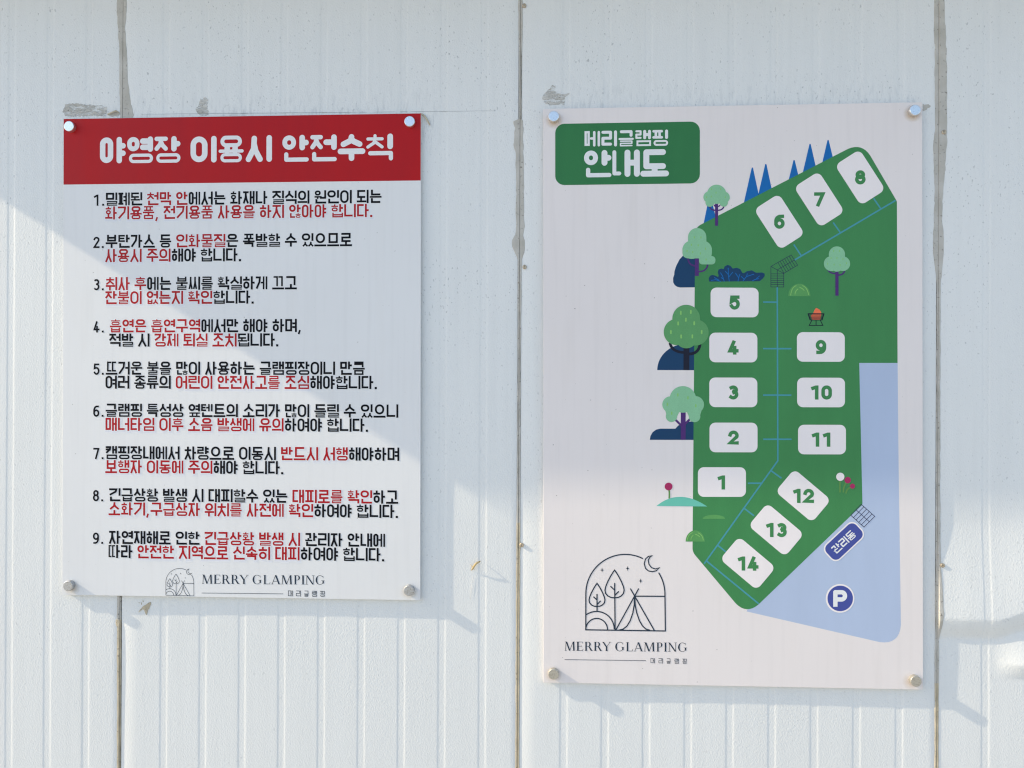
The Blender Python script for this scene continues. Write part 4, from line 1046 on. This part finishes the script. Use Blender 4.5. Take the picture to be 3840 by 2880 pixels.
flower(P7, (1648, 257), 20, bez((1632, 266), (1600, 280), (1597, 314)), M_CRI)
# stairs
st = []
for L in ([(858, 1150), (858, 1320), (965, 1320), (965, 1207), (858, 1150)], [(911, 1178), (911, 1320)], [(858, 1150), (1027, 1053), (1080, 1138), (965, 1207)], [(911, 1178), (1054, 1095)]): st += seg(P5, L, 4.4)
for y in (1211, 1229, 1247, 1265, 1283, 1300): st += seg(P5, [(858, y), (965, y)], 4.0)
for k in range(1, 7): st += seg(P5, [(1027 - 18.5 * k, 1053 + 10.6 * k), (1080 - 19 * k, 1138 + 11 * k)], 4.0)
SR.ink('stairs_picture', st, [M_STR], 4)
a, b, c, d = (np.array(q, float) for q in ((1716, 398), (1822, 492), (1738, 576), (1635, 483)))
st = seg(P7, [tuple(a), tuple(b), tuple(c), tuple(d), tuple(a)], 4.6, 2.0733) + seg(P7, [tuple((a + d) / 2), tuple((b + c) / 2)], 4.4, 2.0733)
for k in range(1, 5): st += seg(P7, [tuple(a + (b - a) * k / 5), tuple(d + (c - d) * k / 5)], 4.4, 2.0733)
SR.ink('stairs_picture', st, [M_STR], 5)
# fire basket
fp = SR.ink('fire_picture', [[P6(*p) for p in ((1455, 342), (1482, 354), (1497, 376), (1499, 395), (1492, 436), (1455, 443), (1420, 436), (1411, 408), (1432, 384), (1441, 362))]], [M_ORG], 4)
st = seg(P6, [(1388, 388), (1406, 444)], 9) + seg(P6, [(1521, 388), (1504, 444)], 9) + seg(P6, [(1420, 444), (1398, 488), (1512, 488), (1490, 444)], 6) + seg(P6, [(1455, 444), (1455, 488)], 6)
for y, w in ((391, 8), (401, 4.5), (411, 4.5), (421, 4.5), (431, 4.5), (442, 7)): st += seg(P6, [(1391 + (y - 390) * .27, y), (1519 - (y - 390) * .27, y)], w)
SR.ink('basket_picture', st, [M_BKT], 6, parent=fp)
# office label and parking symbol
oc = P7(1582, 688)
o = SR.ink('office_label', [rrect(*oc, 162, 80, 26, -43)], [M_TIL], 4)
SR.ink('label_face', [rrect(*oc, 152, 70, 22, -43)], [M_IND], 5, parent=o)
uo, vo = SR.uv(oc); an = math.radians(43); th, tl = 32 * MR, 35.5 * MR
ox, oy = -1.5 * tl, -th / 2
SR.text('label_lettering', '관리동', (uo + ox * math.cos(an) - oy * math.sin(an), vo + ox * math.sin(an) + oy * math.cos(an)), th, 0.165, [M_WHT], 7, tl, 0, rnd=True, W=1.02, parent=o, ang=an, px=False)
o = SR.ink('parking_symbol', [disc(*P7(1552, 1130), 54, n=56)], [M_TIL], 4)
SR.ink('symbol_face', [disc(*P7(1553, 1130), 47.8, n=56)], [M_IND], 5, parent=o)
pl = seg(P7, [(1515, 1195), (1515, 1084)], 34, 2.0733) + seg(P7, [(1512, 1082), (1562, 1082)] + [(1562 + 28 * math.cos(a), 1110 - 28 * math.sin(a)) for a in np.linspace(1.4, -1.4, 10)] + [(1562, 1138), (1515, 1138)], 34, 2.0733) + [circ(P7, 1514, 1081, 16, 2.0733)]
SR.ink('symbol_letter', pl, [M_WHT], 7, parent=o)
# logo of the map board
m8 = lambda n: n / 2.7657 * MR
logo(SR, E8, E8, E8(1214, 1290), (E8(328, 1250), E8(1165, 1263), 1.8), lambda x: 1158 + (x - 328) * 0.0118, 93, m8(54), m8(83), 4)
for p, m in ((P4(205, 240), M_CAP), ((2560 + 1493 / 1.728, 714 / 1.728), M_CAP), (E8(213, 1385), M_CAP3), ((2560 + 1499 / 1.728, 1920 + 1090 / 1.728), M_CAP3)): standoff(SR, p, m)
# rust run-off below the caps: a thin film that thins out to nothing
def rust(S, pxy, r, strength):
    m, nt, b = new_mat('rust_film'); N = nt.nodes.new; L = nt.links.new
    u, v = S.uv(pxy)
    tc = N('ShaderNodeTexCoord'); mpn = N('ShaderNodeMapping'); mpn.inputs['Location'].default_value = (-u / r, 0, -v / r); mpn.inputs['Scale'].default_value = (1 / r, 0, 1 / r)
    gr = N('ShaderNodeTexGradient'); gr.gradient_type = 'SPHERICAL'
    L(tc.outputs['Object'], mpn.inputs[0]); L(mpn.outputs[0], gr.inputs[0])
    mu = N('ShaderNodeMath'); mu.operation = 'MULTIPLY'; mu.inputs[1].default_value = strength; L(gr.outputs[1], mu.inputs[0])
    L(mu.outputs[0], b.inputs['Alpha']); b.inputs['Base Color'].default_value = (0.52, 0.34, 0.12, 1); b.inputs['Roughness'].default_value = 0.6
    SR_ = S.ink('rust_film', [disc(u, v, r, n=24)], [m], 0.6, px=False)
for p, k in ((P4(212, 268), 0.9), ((2560 + 1488 / 1.728, 726 / 1.728), 1.0), (E8(210, 1400), 0.5), ((2560 + 1480 / 1.728, 1920 + 1100 / 1.728), 0.45)): rust(SR, p, 0.022, k * 0.55)
for p, k in ((A1(120, 160), 0.0), (C1(108, 690), 0.25), (C1(2050, 695), 0.25)):
    if k: rust(SL, p, 0.022, k)
